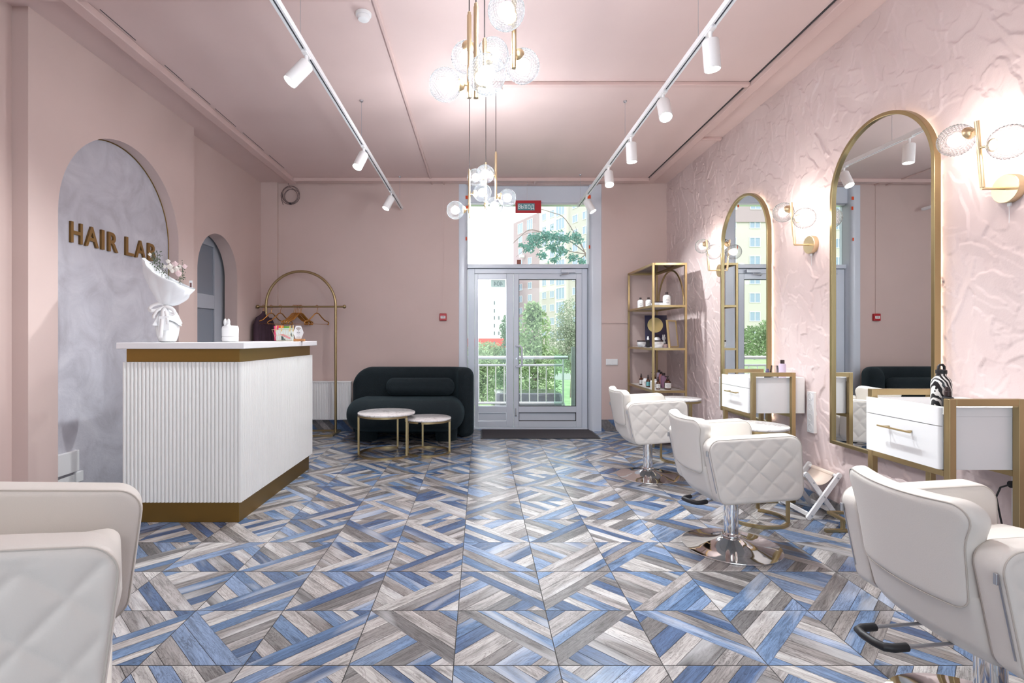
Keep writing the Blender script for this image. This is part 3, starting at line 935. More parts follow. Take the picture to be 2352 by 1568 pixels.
    def P(px, py, dy=0.0):
        Yq = Y0 + dy; return ((px - VX) / FPX * Yq - X0, dy, zat(py, Yq) - ZT)
    for px, py, dy, r, mt_ in [(386, 600, -0.02, 0.020, PETAL), (390, 612, -0.06, 0.028, PETAL), (402, 606, 0.0, 0.026, PETALP), (405, 618, -0.05, 0.026, PETAL),
                               (378, 612, 0.0, 0.018, PETAL), (424, 612, 0.0, 0.022, PETALP), (413, 612, 0.03, 0.018, PETAL), (410, 628, -0.07, 0.028, PETALP), (396, 622, -0.075, 0.02, PETAL), (344, 584, -0.02, 0.016, PETAL)]:
        bloom(P(px, py, dy), r, mt_)
    def sprig(px, py, dy, n_, sp):
        m = MB()
        c0 = Vector(P(px, py + 32, dy)); c1 = Vector(P(px, py, dy))
        m.tube([c0, c1], 0.0012, 5)
        for k in range(n_):
            q = c0.lerp(c1, rnd.uniform(0.2, 1)) + Vector((rnd.gauss(0, sp), rnd.gauss(0, sp), rnd.gauss(0, sp)))
            a = rnd.uniform(0, 6.28); l = rnd.uniform(0.008, 0.016)
            dv = Vector((math.cos(a), rnd.uniform(-0.5, 0.5), math.sin(a))).normalized(); sd_ = dv.cross(Vector((0, 1, 0.2))).normalized() * l * 0.3
            m.add([q, q + dv * l * 0.5 + sd_, q + dv * l, q + dv * l * 0.5 - sd_], [(0, 1, 2, 3)])
            if k % 3 == 0: m.tube([c0.lerp(c1, 0.5), q], 0.0006, 4)
        m.build('sprig', LEAFM, b, smooth=0)
    for a in [(352, 578, 0.0, 26, 0.014), (362, 580, 0.02, 30, 0.014), (356, 590, 0.0, 24, 0.014), (366, 596, 0.02, 26, 0.013), (372, 606, -0.01, 20, 0.012), (419, 602, 0.02, 18, 0.008), (414, 622, -0.02, 14, 0.010), (386, 614, 0.02, 14, 0.012), (420, 620, 0.0, 14, 0.01)]:
        sprig(*a)
    # gift tag clipped to the rim
    TAGM = plain('dark_printed_tag', srgb(112, 78, 76), 0.5)
    q = P(438, 655, 0.0)
    g = MB().box(q[0] - 0.010, q[0] + 0.012, q[1] - 0.001, q[1], q[2] - 0.02, q[2] + 0.034).build('tag_card', PAPER, b, smooth=0)
    MB().box(q[0] - 0.006, q[0] + 0.008, q[1] - 0.002, q[1] - 0.001, q[2] - 0.014, q[2] + 0.018).build('tag_print', TAGM, g, smooth=0)
build_bouquet()

# aroma diffuser with rabbit ears
def build_diffuser():
    Y0 = 4.05; X0 = at(529, Y0)
    t = thing('aroma_diffuser', 'round white aroma diffuser with small ears on the counter', 'diffuser', (X0, Y0, ZT))
    MB().lathe([(0.050, 0.0), (0.057, 0.003), (0.059, 0.01), (0.059, 0.0405), (0.057, 0.042)], (0, 0, 0), 40).build('base', WHITEM, t)
    MB().lathe([(0.057, 0.0425), (0.059, 0.044), (0.060, 0.10), (0.058, 0.116), (0.050, 0.124), (0.02, 0.126), (0.001, 0.126)], (0, 0, 0), 40).build('tank', WHITEM, t)
    for s in (-1, 1):
        MB().sphere((-0.022 + s * 0.0135, -0.01, 0.151), 0.012, 14, 10, (1.0, 0.75, 2.4)).build('ear', WHITEM, t)
    MB().sphere((-0.012, -0.01, 0.128), 0.02, 14, 8, (1, 0.8, 0.5)).build('head', WHITEM, t)
    m = MB().lathe([(0.004, -0.006), (0.0045, 0.006)], (0, 0, 0), 10, 'x'); v = [(x - 0.062, y + 0.0, z + 0.022) for x, y, z in m.v]; m.v = v
    m.build('button', WHITE, t)
build_diffuser()

# basket of magazines and leaflets
def build_basket():
    Y0 = 4.72; X0 = at(655, Y0)
    t = thing('wire_basket', 'gold wire basket full of leaflets on the far counter end', 'basket', (X0, Y0, ZT))
    m = MB(); w, d, h = 0.175, 0.09, 0.105
    for z, e in ((0.003, -0.02), (0.055, -0.005), (0.105, 0.012)):
        m.tube([(-w / 2 - e, -d / 2 - e, z), (w / 2 + e, -d / 2 - e, z), (w / 2 + e, d / 2 + e, z), (-w / 2 - e, d / 2 + e, z)], 0.0016, 6, True)
    for k in range(9):
        f = k / 8 - 0.5
        for s in (-1, 1):
            m.tube([(f * (w - 0.04), s * (d / 2 - 0.02), 0.003), (f * (w + 0.02), s * (d / 2 + 0.012), h)], 0.0012, 5)
    m.build('wire_frame', GOLDL, t)
    PEG = plain('natural_wood_peg', srgb(214, 180, 120), 0.6)
    for x in (-0.062, -0.012, 0.062, 0.09):
        MB().bar((x, -d / 2 - 0.014, 0.088), (x + 0.004, -d / 2 - 0.012, 0.142), 0.009, 0.006).build('peg', PEG, t, smooth=0)
    cols = [('green', srgb(118, 176, 70), 0.0), ('orange', srgb(238, 130, 40), 0.02), ('pink', srgb(226, 70, 120), -0.01), ('mint', srgb(206, 228, 216), -0.02), ('pale', srgb(226, 236, 230), -0.03)]
    lay = [(-0.015, 0.13, 'lime green'), (-0.055, 0.137, 'orange'), (-0.082, 0.132, 'pink'), (0.012, 0.112, 'mint'), (0.004, 0.095, 'pale printed')]
    ws = [0.10, 0.06, 0.035, 0.13, 0.15]
    PR = plain('printed_leaflet_marks', srgb(60, 92, 96), 0.6); PK = plain('printed_leaflet_pink', srgb(232, 150, 160), 0.6)
    for i, ((cn, cc, _), (x, zt_, lab)) in enumerate(zip(cols, lay)):
        yy = 0.028 - i * 0.013
        mm = plain(cn + '_leaflet_paper', cc, 0.5)
        o = tag(MB().prism([(x - ws[i] / 2, 0), (x + ws[i] / 2, 0), (x + ws[i] / 2 + 0.004, zt_), (x - ws[i] / 2 - 0.004, zt_)], lambda a, b: (X0 + a, Y0 + yy + b * 0.02, ZT + 0.006 + b), lambda a, b: (X0 + a, Y0 + yy + 0.004 + b * 0.02, ZT + 0.006 + b)).build('leaflet', mm, smooth=0), lab + ' leaflet standing in the gold wire basket', 'leaflet', 'leaflets in the wire basket')
        if i == 4:
            q = MB()
            q.prism([(x - 0.05, 0.055), (x - 0.01, 0.06), (x + 0.055, 0.025), (x + 0.05, 0.012)], lambda a, b: (X0 + a, Y0 + yy - 0.0008 + b * 0.02, ZT + 0.006 + b), lambda a, b: (X0 + a, Y0 + yy - 0.0003 + b * 0.02, ZT + 0.006 + b))
            q.build('printed_band', PK, o, smooth=0)
            q = MB()
            q.prism([(x - 0.03, 0.004), (x + 0.01, 0.004), (x - 0.02, 0.04), (x - 0.035, 0.04)], lambda a, b: (X0 + a, Y0 + yy - 0.0009 + b * 0.02, ZT + 0.006 + b), lambda a, b: (X0 + a, Y0 + yy - 0.0004 + b * 0.02, ZT + 0.006 + b))
            q.build('printed_mark', PR, o, smooth=0); q = MB()
            q.prism([(x + 0.052, 0.05), (x + 0.07, 0.03), (x + 0.06, 0.075)], lambda a, b: (X0 + a, Y0 + yy - 0.0009 + b * 0.02, ZT + 0.006 + b), lambda a, b: (X0 + a, Y0 + yy - 0.0004 + b * 0.02, ZT + 0.006 + b))
            q.build('printed_mark', PR, o, smooth=0)
            for c in o.children: c.parent = o
build_basket()

def build_wifi():
    Y0 = 4.60; X0 = at(685.5, Y0)
    WOOD = plain('light_wood_block', srgb(178, 122, 72), 0.55, var=0.12, vscale=30)
    INK = plain('dark_ink', srgb(70, 66, 70), 0.6)
    INKB = plain('bronze_ink', srgb(128, 104, 80), 0.6)
    t = thing('wifi_sign', 'white hexagon internet sign on wooden stand beside the leaflet basket', 'sign', (X0, Y0, ZT))
    MB().box(-0.038, 0.055, -0.02, 0.02, 0, 0.020).build('stand', WOOD, t, smooth=0, bevel=0.002)
    hx_ = [(-0.0455, 0.076), (-0.022, 0.018), (0.022, 0.018), (0.0455, 0.076), (0.022, 0.136), (-0.022, 0.136)]
    MB().prism(hx_, lambda a, b: (a, -0.0015, b), lambda a, b: (a, 0.0015, b)).build('hexagon_plate', WHITEM, t, smooth=0)
    m = MB()
    for r0 in (0.010, 0.018, 0.026):
        pts = []
        for k in range(13):
            a = PI / 2 + R(45) * (k / 6 - 1); pts.append((a, r0))
        out = [(math.cos(a) * (r + 0.0045), 0.092 + math.sin(a) * (r + 0.0045)) for a, r in pts] + [(math.cos(a) * r, 0.092 + math.sin(a) * r) for a, r in pts[::-1]]
        m.prism(out, lambda a, b: (a, -0.0024, b), lambda a, b: (a, -0.0016, b))
    m.lathe([(0.004, -0.0024), (0.004, -0.0016)], (0, 0, 0.093), 14, 'y')
    m.build('signal_symbol', INKB, t, smooth=0)
    text_obj('wifi_lettering', 'WIFI', 0.02, 0.0003, INK, t, frame_m((-0.0145, -0.0021, 0.068), (1, 0, 0), (0, 0, 1)), 0.0, (0.029, 0.015))
    m = MB()
    for z, w in ((0.058, 0.03), (0.05, 0.004), (0.041, 0.03), (0.034, 0.034), (0.028, 0.034)):
        m.box(-w / 2, w / 2, -0.0021, -0.0016, z, z + 0.0022)
    m.build('small_print', plain('grey_ink', srgb(176, 170, 172), 0.6), t, smooth=0)
build_wifi()

# ------------------------------------------------------------------ HAIR LAB lettering on the niche
def build_letters():
    t = thing('wall_lettering', 'bronze HAIR LAB lettering fixed to the grey plaster niche', 'sign', (XL + 0.006, 4.18, 1.925))
    spans = [('H', 163, 190), ('A', 196, 227), ('I', 233, 240), ('R', 249, 271.5), ('L', 289, 307.5), ('A', 311, 335), ('B', 340, 357.5)]
    xs = XL + 0.02
    for ch, a, b in spans:
        ya, yb = xs * FPX / (a - VX), xs * FPX / (b - VX)
        text_obj('letter', ch, 0.2, 0.008, LETTER, t, frame_m((0.008, ya - 4.18, 0.0), (0, 1, 0), (0, 0, 1)), 0.003, (yb - ya, 0.15))
build_letters()

# electrics low on the niche
def build_niche_electrics():
    Y0 = 3.68; x = XL + 0.006
    t = thing('junction_cover', 'white wall box low in the plaster niche above the sockets', 'wall box', (x, Y0, 0.37))
    MB().box(0, 0.028, -0.13, 0.075, -0.075, 0.075).build('lid', WHITEM, t, smooth=0, bevel=0.004)
    s = thing('wall_socket', 'white double socket below the wall box in the plaster niche', 'socket', (x, Y0, 0.23))
    MB().box(0, 0.012, -0.10, 0.085, -0.043, 0.043).build('plate', WHITE, s, smooth=0, bevel=0.003)
    for y in (-0.05, 0.02):
        MB().lathe([(0.026, 0.0122), (0.026, 0.013), (0.022, 0.0128), (0.021, 0.006), (0.0, 0.006)], (0, y, 0), 24, 'x').build('socket_well', WHITEM, s)
    MB().box(0.0, 0.02, 0.05, 0.125, -0.02, 0.055).build('plug_cover', WHITE, s, smooth=0, bevel=0.004)
build_niche_electrics()

# ------------------------------------------------------------------ sofa, cushion, coffee tables
def build_sofa():
    t = thing('sofa', 'dark teal rounded two-seat sofa against the pink back wall', 'sofa', (-0.9, 6.5, 0))
    ox, oy = -0.9, 6.5
    # seat: deep pillow with a bulging front
    out = resample(round_poly([(-1.645, 6.06), (-0.20, 6.06), (-0.20, 6.78), (-1.60, 6.78)], [0.30, 0.26, 0.05, 0.15], 12), 120)
    def pl(a, b, tt):
        z = 0.315 + tt
        f = 1.0
        if tt > 0: z += 0.015 * math.exp(-((b - 6.4) / 0.3) ** 2)
        return (a - ox, b - oy, z)
    def dsp(a, b, sg): return 0 * a
    MB().pillow(out, 0.37, 0.185, lambda a, b, c: pl(*((a, b, c))), None, 10, 12).build('seat', BOUCLE, t, smooth=80)
    # back: one thick band that turns forward at the right end
    path = [(-1.66, 6.80), (-0.415, 6.80)]
    for k in range(1, 13):
        a = PI / 2 - (PI / 2) * k / 12
        path.append((-0.415 + 0.225 * math.cos(a), 6.575 + 0.225 * math.sin(a)))
    path.append((-0.19, 6.50))
    P = np.array(path); seg = np.r_[0, np.cumsum(np.linalg.norm(np.diff(P, axis=0), axis=1))]; L = seg[-1]
    def bend(s, z, tt):
        s = min(max(s, 0), L)
        x = np.interp(s, seg, P[:, 0]); y = np.interp(s, seg, P[:, 1])
        e = 0.02; a = max(0, s - e); b = min(L, s + e)
        dx = np.interp(b, seg, P[:, 0]) - np.interp(a, seg, P[:, 0]); dy = np.interp(b, seg, P[:, 1]) - np.interp(a, seg, P[:, 1])
        l = math.hypot(dx, dy); nx, ny = dy / l, -dx / l
        return (x + nx * tt - ox, y + ny * tt - oy, z)
    out = resample(round_poly([(0.0, 0.012), (L, 0.012), (L, 0.872), (0.0, 0.872)], [0.115, 0.115, 0.13, 0.24], 12), 220)
    # finer grid along the length so that the bend is smooth
    def grid_back():
        m = MB(); ns, nz = 110, 34; th = 0.105
        def edge(s):     # z range at distance s from the left end
            hi = 0.872; lo = 0.012; Rl, Rr, Rb = 0.27, 0.15, 0.06
            if s < Rl: hi = 0.872 - Rl + math.sqrt(max(0, Rl * Rl - (Rl - s) ** 2))
            if L - s < Rr: hi = 0.872 - Rr + math.sqrt(max(0, Rr * Rr - (Rr - (L - s)) ** 2))
            for q in (s, L - s):
                if q < Rb: lo = 0.012 + Rb - math.sqrt(max(0, Rb * Rb - (Rb - q) ** 2))
            return lo, hi
        ss = []
        for i in range(ns + 1):
            u = i / ns; ss.append(L * (0.5 - 0.5 * math.cos(PI * u)) * 0.35 + L * u * 0.65)
        per = 2 * nz
        vs = []
        for s in ss:
            lo, hi = edge(s)
            # thickness closes to a round end
            q = min(s, L - s); tz = th * math.sqrt(max(0.0, 1 - max(0, 1 - q / th) ** 2)) if q < th else th
            tz = max(tz, 0.002); hgt = max(hi - lo, 0.01)
            for k in range(per):
                a = 2 * PI * k / per
                c, sn = math.cos(a), math.sin(a)
                # stadium section: superellipse with round top and foot
                rr = min(tz, hgt / 2)
                zc = (hi - rr) if sn >= 0 else (lo + rr * 0.6)
                rz = rr if sn >= 0 else rr * 0.6
                ex = 1.0
                vs.append(bend(s, zc + rz * sn, tz * (abs(c) ** 0.8) * (1 if c >= 0 else -1)))
        n = per
        fs = [(i * n + k, i * n + (k + 1) % n, (i + 1) * n + (k + 1) % n, (i + 1) * n + k) for i in range(ns) for k in range(n)]
        fs += [tuple(range(n))[::-1], tuple(ns * n + k for k in range(n))]
        return m.add(vs, fs)
    grid_back().build('back_and_arm', BOUCLE, t, smooth=80)
    for x, y in ((-1.40, 6.40), (-0.42, 6.40)):
        MB().lathe([(0.120, 0.0), (0.130, 0.01), (0.138, 0.15)], (x - ox, y - oy, 0), 40).build('foot', BOUCLE, t)
    # lumbar cushion lies on the sofa
    c = rrect(0.86, 0.225, 0.10, 90)
    o = MB().pillow(c, 0.17, 0.085, lambda a, b, tt: (a, tt, b + 0.03 * 0), None, 10, 10).build('lumbar_cushion', BOUCLE, smooth=80)
    o.location = (-0.76, 6.585, 0.632); o.rotation_euler = (R(-12), 0, 0)
    tag(o, 'long dark teal bolster cushion leaning on the sofa back', 'cushion')
build_sofa()

def marble_table(name, label, cx, cy, r, h, gap, legs, tube_r, group, top_t=0.018):
    """open ring base from angle gap[0] to gap[1] (degrees, ccw)"""
    t = thing(name, label, 'table', (cx, cy, 0), 0, group)
    MB().lathe([(0.0005, h - top_t), (r - 0.003, h - top_t), (r, h - top_t + 0.003), (r, h - 0.003), (r - 0.003, h), (0.0005, h)], (0, 0, 0), 72, cap=False).build('table_top', MARBLE, t, smooth=50)
    rb = r - 0.012
    a0, a1 = R(gap[0]), R(gap[1])
    def ringbar(z):
        m = MB(); n = 64; closed = abs(a1 - a0) > 2 * PI - 1e-3
        w = tube_r
        vs = []
        for k in range(n + (0 if closed else 1)):
            a = a0 + (a1 - a0) * k / n
            for dr, dz in ((-w, -w), (w, -w), (w, w), (-w, w)):
                vs.append(((rb + dr) * math.cos(a), (rb + dr) * math.sin(a), z + dz))
        N = len(vs) // 4; fs = []
        for i in range(N if closed else N - 1):
            j = (i + 1) % N
            for k in range(4): fs.append((i * 4 + k, i * 4 + (k + 1) % 4, j * 4 + (k + 1) % 4, j * 4 + k))
        if not closed: fs += [(3, 2, 1, 0), ((N - 1) * 4, (N - 1) * 4 + 1, (N - 1) * 4 + 2, (N - 1) * 4 + 3)]
        return m.add(vs, fs)
    ringbar(tube_r).build('base_ring', GOLD, t, smooth=30)
    ringbar(h - top_t - tube_r).build('top_ring', GOLD, t, smooth=30)
    for a in legs:
        a = R(a)
        MB().bar((rb * math.cos(a), rb * math.sin(a), 2 * tube_r), (rb * math.cos(a), rb * math.sin(a), h - top_t - 2 * tube_r), 2 * tube_r).build('leg', GOLD, t, smooth=0)
    return t
GT = 'nested marble coffee tables by the sofa'
marble_table('coffee_table', 'larger and taller round marble coffee table in front of the sofa', at(888, 5.62), 5.62, 0.305, 0.452, (75, 325), (75, 197, 325), 0.010, GT)
marble_table('coffee_table', 'smaller lower round marble coffee table in front of the sofa', at(983, 5.70), 5.70, 0.252, 0.382, (-100, 250), (110, -8, 212), 0.010, GT)
GS = 'tall round marble side tables between the styling chairs'
marble_table('side_table', 'tall round marble side table beside the gold corner shelf', at(1563, 5.32), 5.32, 0.20, 0.635, (-200, 40), (-200, 40, -80), 0.0095, GS)
marble_table('side_table', 'tall round marble side table behind the middle styling chair', at(1738, 3.60), 3.60, 0.20, 0.650, (-210, 60), (60, -40, 150), 0.0095, GS)

# ------------------------------------------------------------------ clothes rack, hangers, coat
RY = 6.78
def build_rack():
    xr, xl = at(771, RY), at(611, RY); cx = (xr + xl) / 2; r = (xr - xl) / 2
    t = thing('clothes_rack', 'gold arched clothes rack against the pink back wall', 'clothes rack', (cx, RY, 0))
    zs = zat(623, RY) - r
    pts = [(-r, 0, 0.022)] + [(-r, 0, zs * k / 6) for k in range(1, 6)] + [(-r * math.cos(PI * k / 40), 0, zs + r * math.sin(PI * k / 40)) for k in range(41)] + [(r, 0, zs * k / 6) for k in range(5, 0, -1)] + [(r, 0, 0.022)]
    MB().tube(pts, 0.0165, 14).build('arch_frame', GOLD, t)
    zr = zat(704, RY); x0, x1 = at(592, RY) - cx, at(791, RY) - cx
    MB().tube([(x0, -0.0, zr), (x1, 0, zr)], 0.0125, 14).build('hanging_rail', GOLD, t)
    for x in (x0, x1): MB().sphere((x, 0, zr), 0.024, 18, 12).build('rail_end_ball', GOLD, t)
    m = MB(); b = 0.0125
    for y in (-0.19, 0.17): m.box(-r - 0.02, r + 0.02, y - b, y + b, 0.0, 2 * b)
    for x in (-r, r): m.box(x - 0.02, x + 0.02, -0.19 + b, 0.17 - b, 0.0, 2 * b)
    m.build('floor_base', GOLD, t, smooth=0, bevel=0.002)
    return zr, cx
ZR, RCX = build_rack()
def hanger_mesh(t):
    m = MB()
    hk = [(0.0, 0, -0.075)] + [(0.0, 0, -0.05)] + [(0.020 * math.sin(a), 0, -0.018 + 0.0 - 0.020 * math.cos(a) + 0.018) for a in [R(x) for x in range(20, 290, 18)]]
    hk = [(0, 0, -0.085), (0, 0, -0.055), (0.006, 0, -0.038)] + [(0.0195 * math.sin(R(a)), 0, 0.0 - 0.0195 * math.cos(R(a)) + 0.0) for a in range(50, 260, 15)]
    m.tube(hk, 0.0028, 8); m.build('hook', COPPER, t)
    m = MB()
    half = []
    for s in (-1, 1):
        m.tube([(0, 0, -0.083), (s * 0.03, 0, -0.092), (s * 0.075, 0, -0.135), (s * 0.125, 0, -0.175), (s * 0.165, 0, -0.188), (s * 0.188, 0, -0.198), (s * 0.196, 0, -0.215), (s * 0.186, 0, -0.230), (s * 0.170, 0, -0.226)], [0.006, 0.007, 0.0075, 0.0075, 0.0075, 0.0075, 0.007, 0.006, 0.005], 10)
    m.build('shoulders', COPPER, t)
    MB().tube([(-0.176, 0, -0.226), (0.176, 0, -0.226)], 0.0022, 6).build('trouser_bar', COPPER, t)
GH = 'gold hangers on the clothes rack'
hz = ZR + 0.0
def hanger(px, yaw, label, first=None):
    loc = (at(px, RY), RY, hz)
    if first: return dup(first, loc, yaw, label)
    t = thing('clothes_hanger', label, 'hanger', loc, yaw, GH); hanger_mesh(t); return t
h0 = hanger(623, R(58), 'first gold hanger to the right of the rack upright beside the coat')
hanger(644, R(60), 'lone gold hanger between the coat and the bunched hangers', h0)
for i, px in enumerate((675, 678.5, 682, 685.5, 689, 691.5)):
    hanger(px, R(61 + (i * 7 % 5) - 2), 'gold hanger in the tight bunch of six on the rail', h0)
hanger(728, R(57), 'lone gold hanger to the right of the bunched hangers', h0)
def build_coat():
    COAT = plain('plum_cloth', srgb(62, 40, 54), 0.8, bump=0.2, bscale=300, var=0.15, vscale=8)
    x, y = at(607, RY), RY - 0.03
    t = thing('coat', 'dark plum coat on the rail end beside the arched doorway', 'coat', (x, y, ZR), R(72))
    m = MB(); n = 72; rows = [(-0.060, 0.014, 0.012), (-0.085, 0.024, 0.016), (-0.105, 0.050, 0.026), (-0.135, 0.105, 0.030), (-0.165, 0.140, 0.034), (-0.20, 0.152, 0.038), (-0.30, 0.155, 0.041), (-0.5, 0.160, 0.043), (-0.75, 0.166, 0.044), (-0.95, 0.170, 0.045)]
    vs = []
    for i, (z, w, d) in enumerate(rows):
        f = min(1, i / 6)
        for k in range(n):
            a = 2 * PI * k / n
            fo = 1 + 0.10 * f * math.sin(9 * a + 0.5 * i) + 0.06 * f * math.sin(17 * a)
            vs.append((w * math.cos(a) * (1 + 0.02 * math.sin(5 * a)), d * fo * math.sin(a), z))
    m.add(vs, [(i * n + k, i * n + (k + 1) % n, (i + 1) * n + (k + 1) % n, (i + 1) * n + k) for i in range(len(rows) - 1) for k in range(n)] + [tuple(range(n))])
    m.build('cloth_body', COAT, t, smooth=70)
    m = MB()
    for s in (-1, 1):
        m.tube([(s * 0.11, -0.01, -0.15), (s * 0.145, -0.015, -0.24), (s * 0.150, -0.018, -0.45), (s * 0.150, -0.02, -0.66)], [0.025, 0.036, 0.036, 0.032], 14)
    m.build('sleeves', COAT, t, smooth=70)
    MB().tube([(0, 0, -0.085), (0, 0, -0.045), (0.007, 0, -0.03)] + [(0.0195 * math.sin(R(a)), 0, -0.0195 * math.cos(R(a))) for a in range(50, 260, 15)], 0.0028, 8).build('hook', COPPER, t)
build_coat()

# ------------------------------------------------------------------ radiator, alarm, switch, detector, cable coil
def build_radiator():
    t = thing('radiator', 'white ribbed panel radiator low on the wall behind the clothes rack', 'radiator', (-2.2, 6.92, 0))
    x0, x1, z0, z1 = -0.45, 0.49, 0.165, 0.675
    m = MB(); prof = []
    n = 26
    for i in range(n):
        a = x0 + 0.03 + (x1 - x0 - 0.06) * i / n; p = (x1 - x0 - 0.06) / n
        prof += [(a, -0.030), (a + p * 0.3, -0.030), (a + p * 0.42, -0.040), (a + p * 0.88, -0.040)]
    prof = [(x0, -0.034), (x0 + 0.02, -0.034)] + prof + [(x1 - 0.03, -0.030), (x1 - 0.02, -0.034), (x1, -0.034)]
    loop = prof + [(x1, 0.03), (x0, 0.03)]
    m.prism(loop, lambda a, b: (a, b, z0 + 0.015), lambda a, b: (a, b, z1 - 0.02)).build('panel', WHITE, t, smooth=0)
    MB().box(x0 - 0.004, x1 + 0.004, -0.042, 0.035, z1 - 0.0195, z1).build('top_grille', WHITE, t, smooth=0, bevel=0.003)
    MB().box(x0, x1, -0.036, 0.03, z0, z0 + 0.0145).build('bottom_rail', WHITE, t, smooth=0, bevel=0.003)
    for x in (x0 + 0.1, x1 - 0.1): MB().box(x - 0.02, x + 0.02, 0.03, 0.06, z0 + 0.1, z1 - 0.1).build('wall_bracket', WHITE, t, smooth=0)
build_radiator()

def build_alarm():
    X0, Z0 = at(1018, YB), zat(728, YB)
    t = thing('fire_alarm_button', 'red fire alarm call point on the back wall above the sofa', 'alarm button', (X0, YB, Z0))
    b = MB().box(-0.046, 0.046, -0.035, -0.0005, -0.048, 0.048).build('box', RED, t, smooth=0, bevel=0.005)
    MB().box(-0.032, 0.032, -0.038, -0.035, -0.020, 0.016).build('label_window', WHITEM, t, smooth=0)
    m = MB()
    for x in (-0.02, -0.006, 0.008): m.box(x, x + 0.010, -0.0388, -0.038, -0.004, 0.006)
    m.build('label_marks', plain('alarm_marks', srgb(120, 70, 74), 0.5), t, smooth=0)
    o = MB().box(-0.008, 0.008, -0.010, -0.0005, 0.0485, ZC - Z0 - 0.002).build('cable_duct', PINK, t, smooth=0)
build_alarm()
t = thing('light_switch', 'white double light switch on the back wall beside the shelf', 'switch', (at(1405, YB), YB, zat(831, YB)))
MB().box(-0.078, 0.078, -0.010, -0.0005, -0.042, 0.042).build('frame', WHITE, t, smooth=0, bevel=0.003)
for x in (-0.036, 0.036): MB().box(x - 0.031, x + 0.031, -0.014, -0.010, -0.031, 0.031).build('rocker', WHITEM, t, smooth=0, bevel=0.003)
t = thing('smoke_detector', 'round white smoke detector on the pink ceiling', 'smoke detector', (at(835, 3.32), 3.32, ZC))
MB().lathe([(0.050, -0.001), (0.050, -0.014), (0.046, -0.020)], (0, 0, 0), 36).build('base', WHITEM, t)
MB().lathe([(0.040, -0.0205), (0.040, -0.030), (0.034, -0.042), (0.018, -0.047), (0.001, -0.047)], (0, 0, 0), 36).build('chamber', WHITEM, t)
def build_coil():
    CB = plain('grey_cable', srgb(118, 100, 100), 0.5)
    cx, cz, y = at(667, 6.94), zat(449, 6.94), 6.94
    t = thing('cable_coil', 'coil of spare cable tied up on the back wall under the ceiling', 'cable', (cx, y, cz))
    rnd = random.Random(3); m = MB(); pts = []
    for k in range(24 * 5):
        a = 2 * PI * k / 24; r = 0.105 + 0.018 * math.sin(a * 0.37 + 1) + 0.008 * math.sin(a * 1.3)
        pts.append((r * math.cos(a) + 0.01 * math.sin(a * 0.2), 0.012 * math.sin(a * 0.31), r * math.sin(a) * 1.0))
    m.tube(pts, 0.0032, 6).build('loops', CB, t)
    MB().tube([(0.0, 0, 0.11), (-0.03, 0.0, 0.15), (-0.02, 0.0, 0.20), (-0.005, -0.01, zat(412, 6.94) - cz)], 0.003, 6).build('lead', CB, t)
    MB().tube([(-0.10, 0, 0.02), (-0.12, 0, -0.05), (-0.095, 0, -0.125)], 0.003, 6).build('loose_end', PVCG, t)
    MB().box(-0.012, 0.012, -0.012, 0.014, -0.120, -0.095).build('cable_tie', PVCG, t, smooth=0)
build_coil()
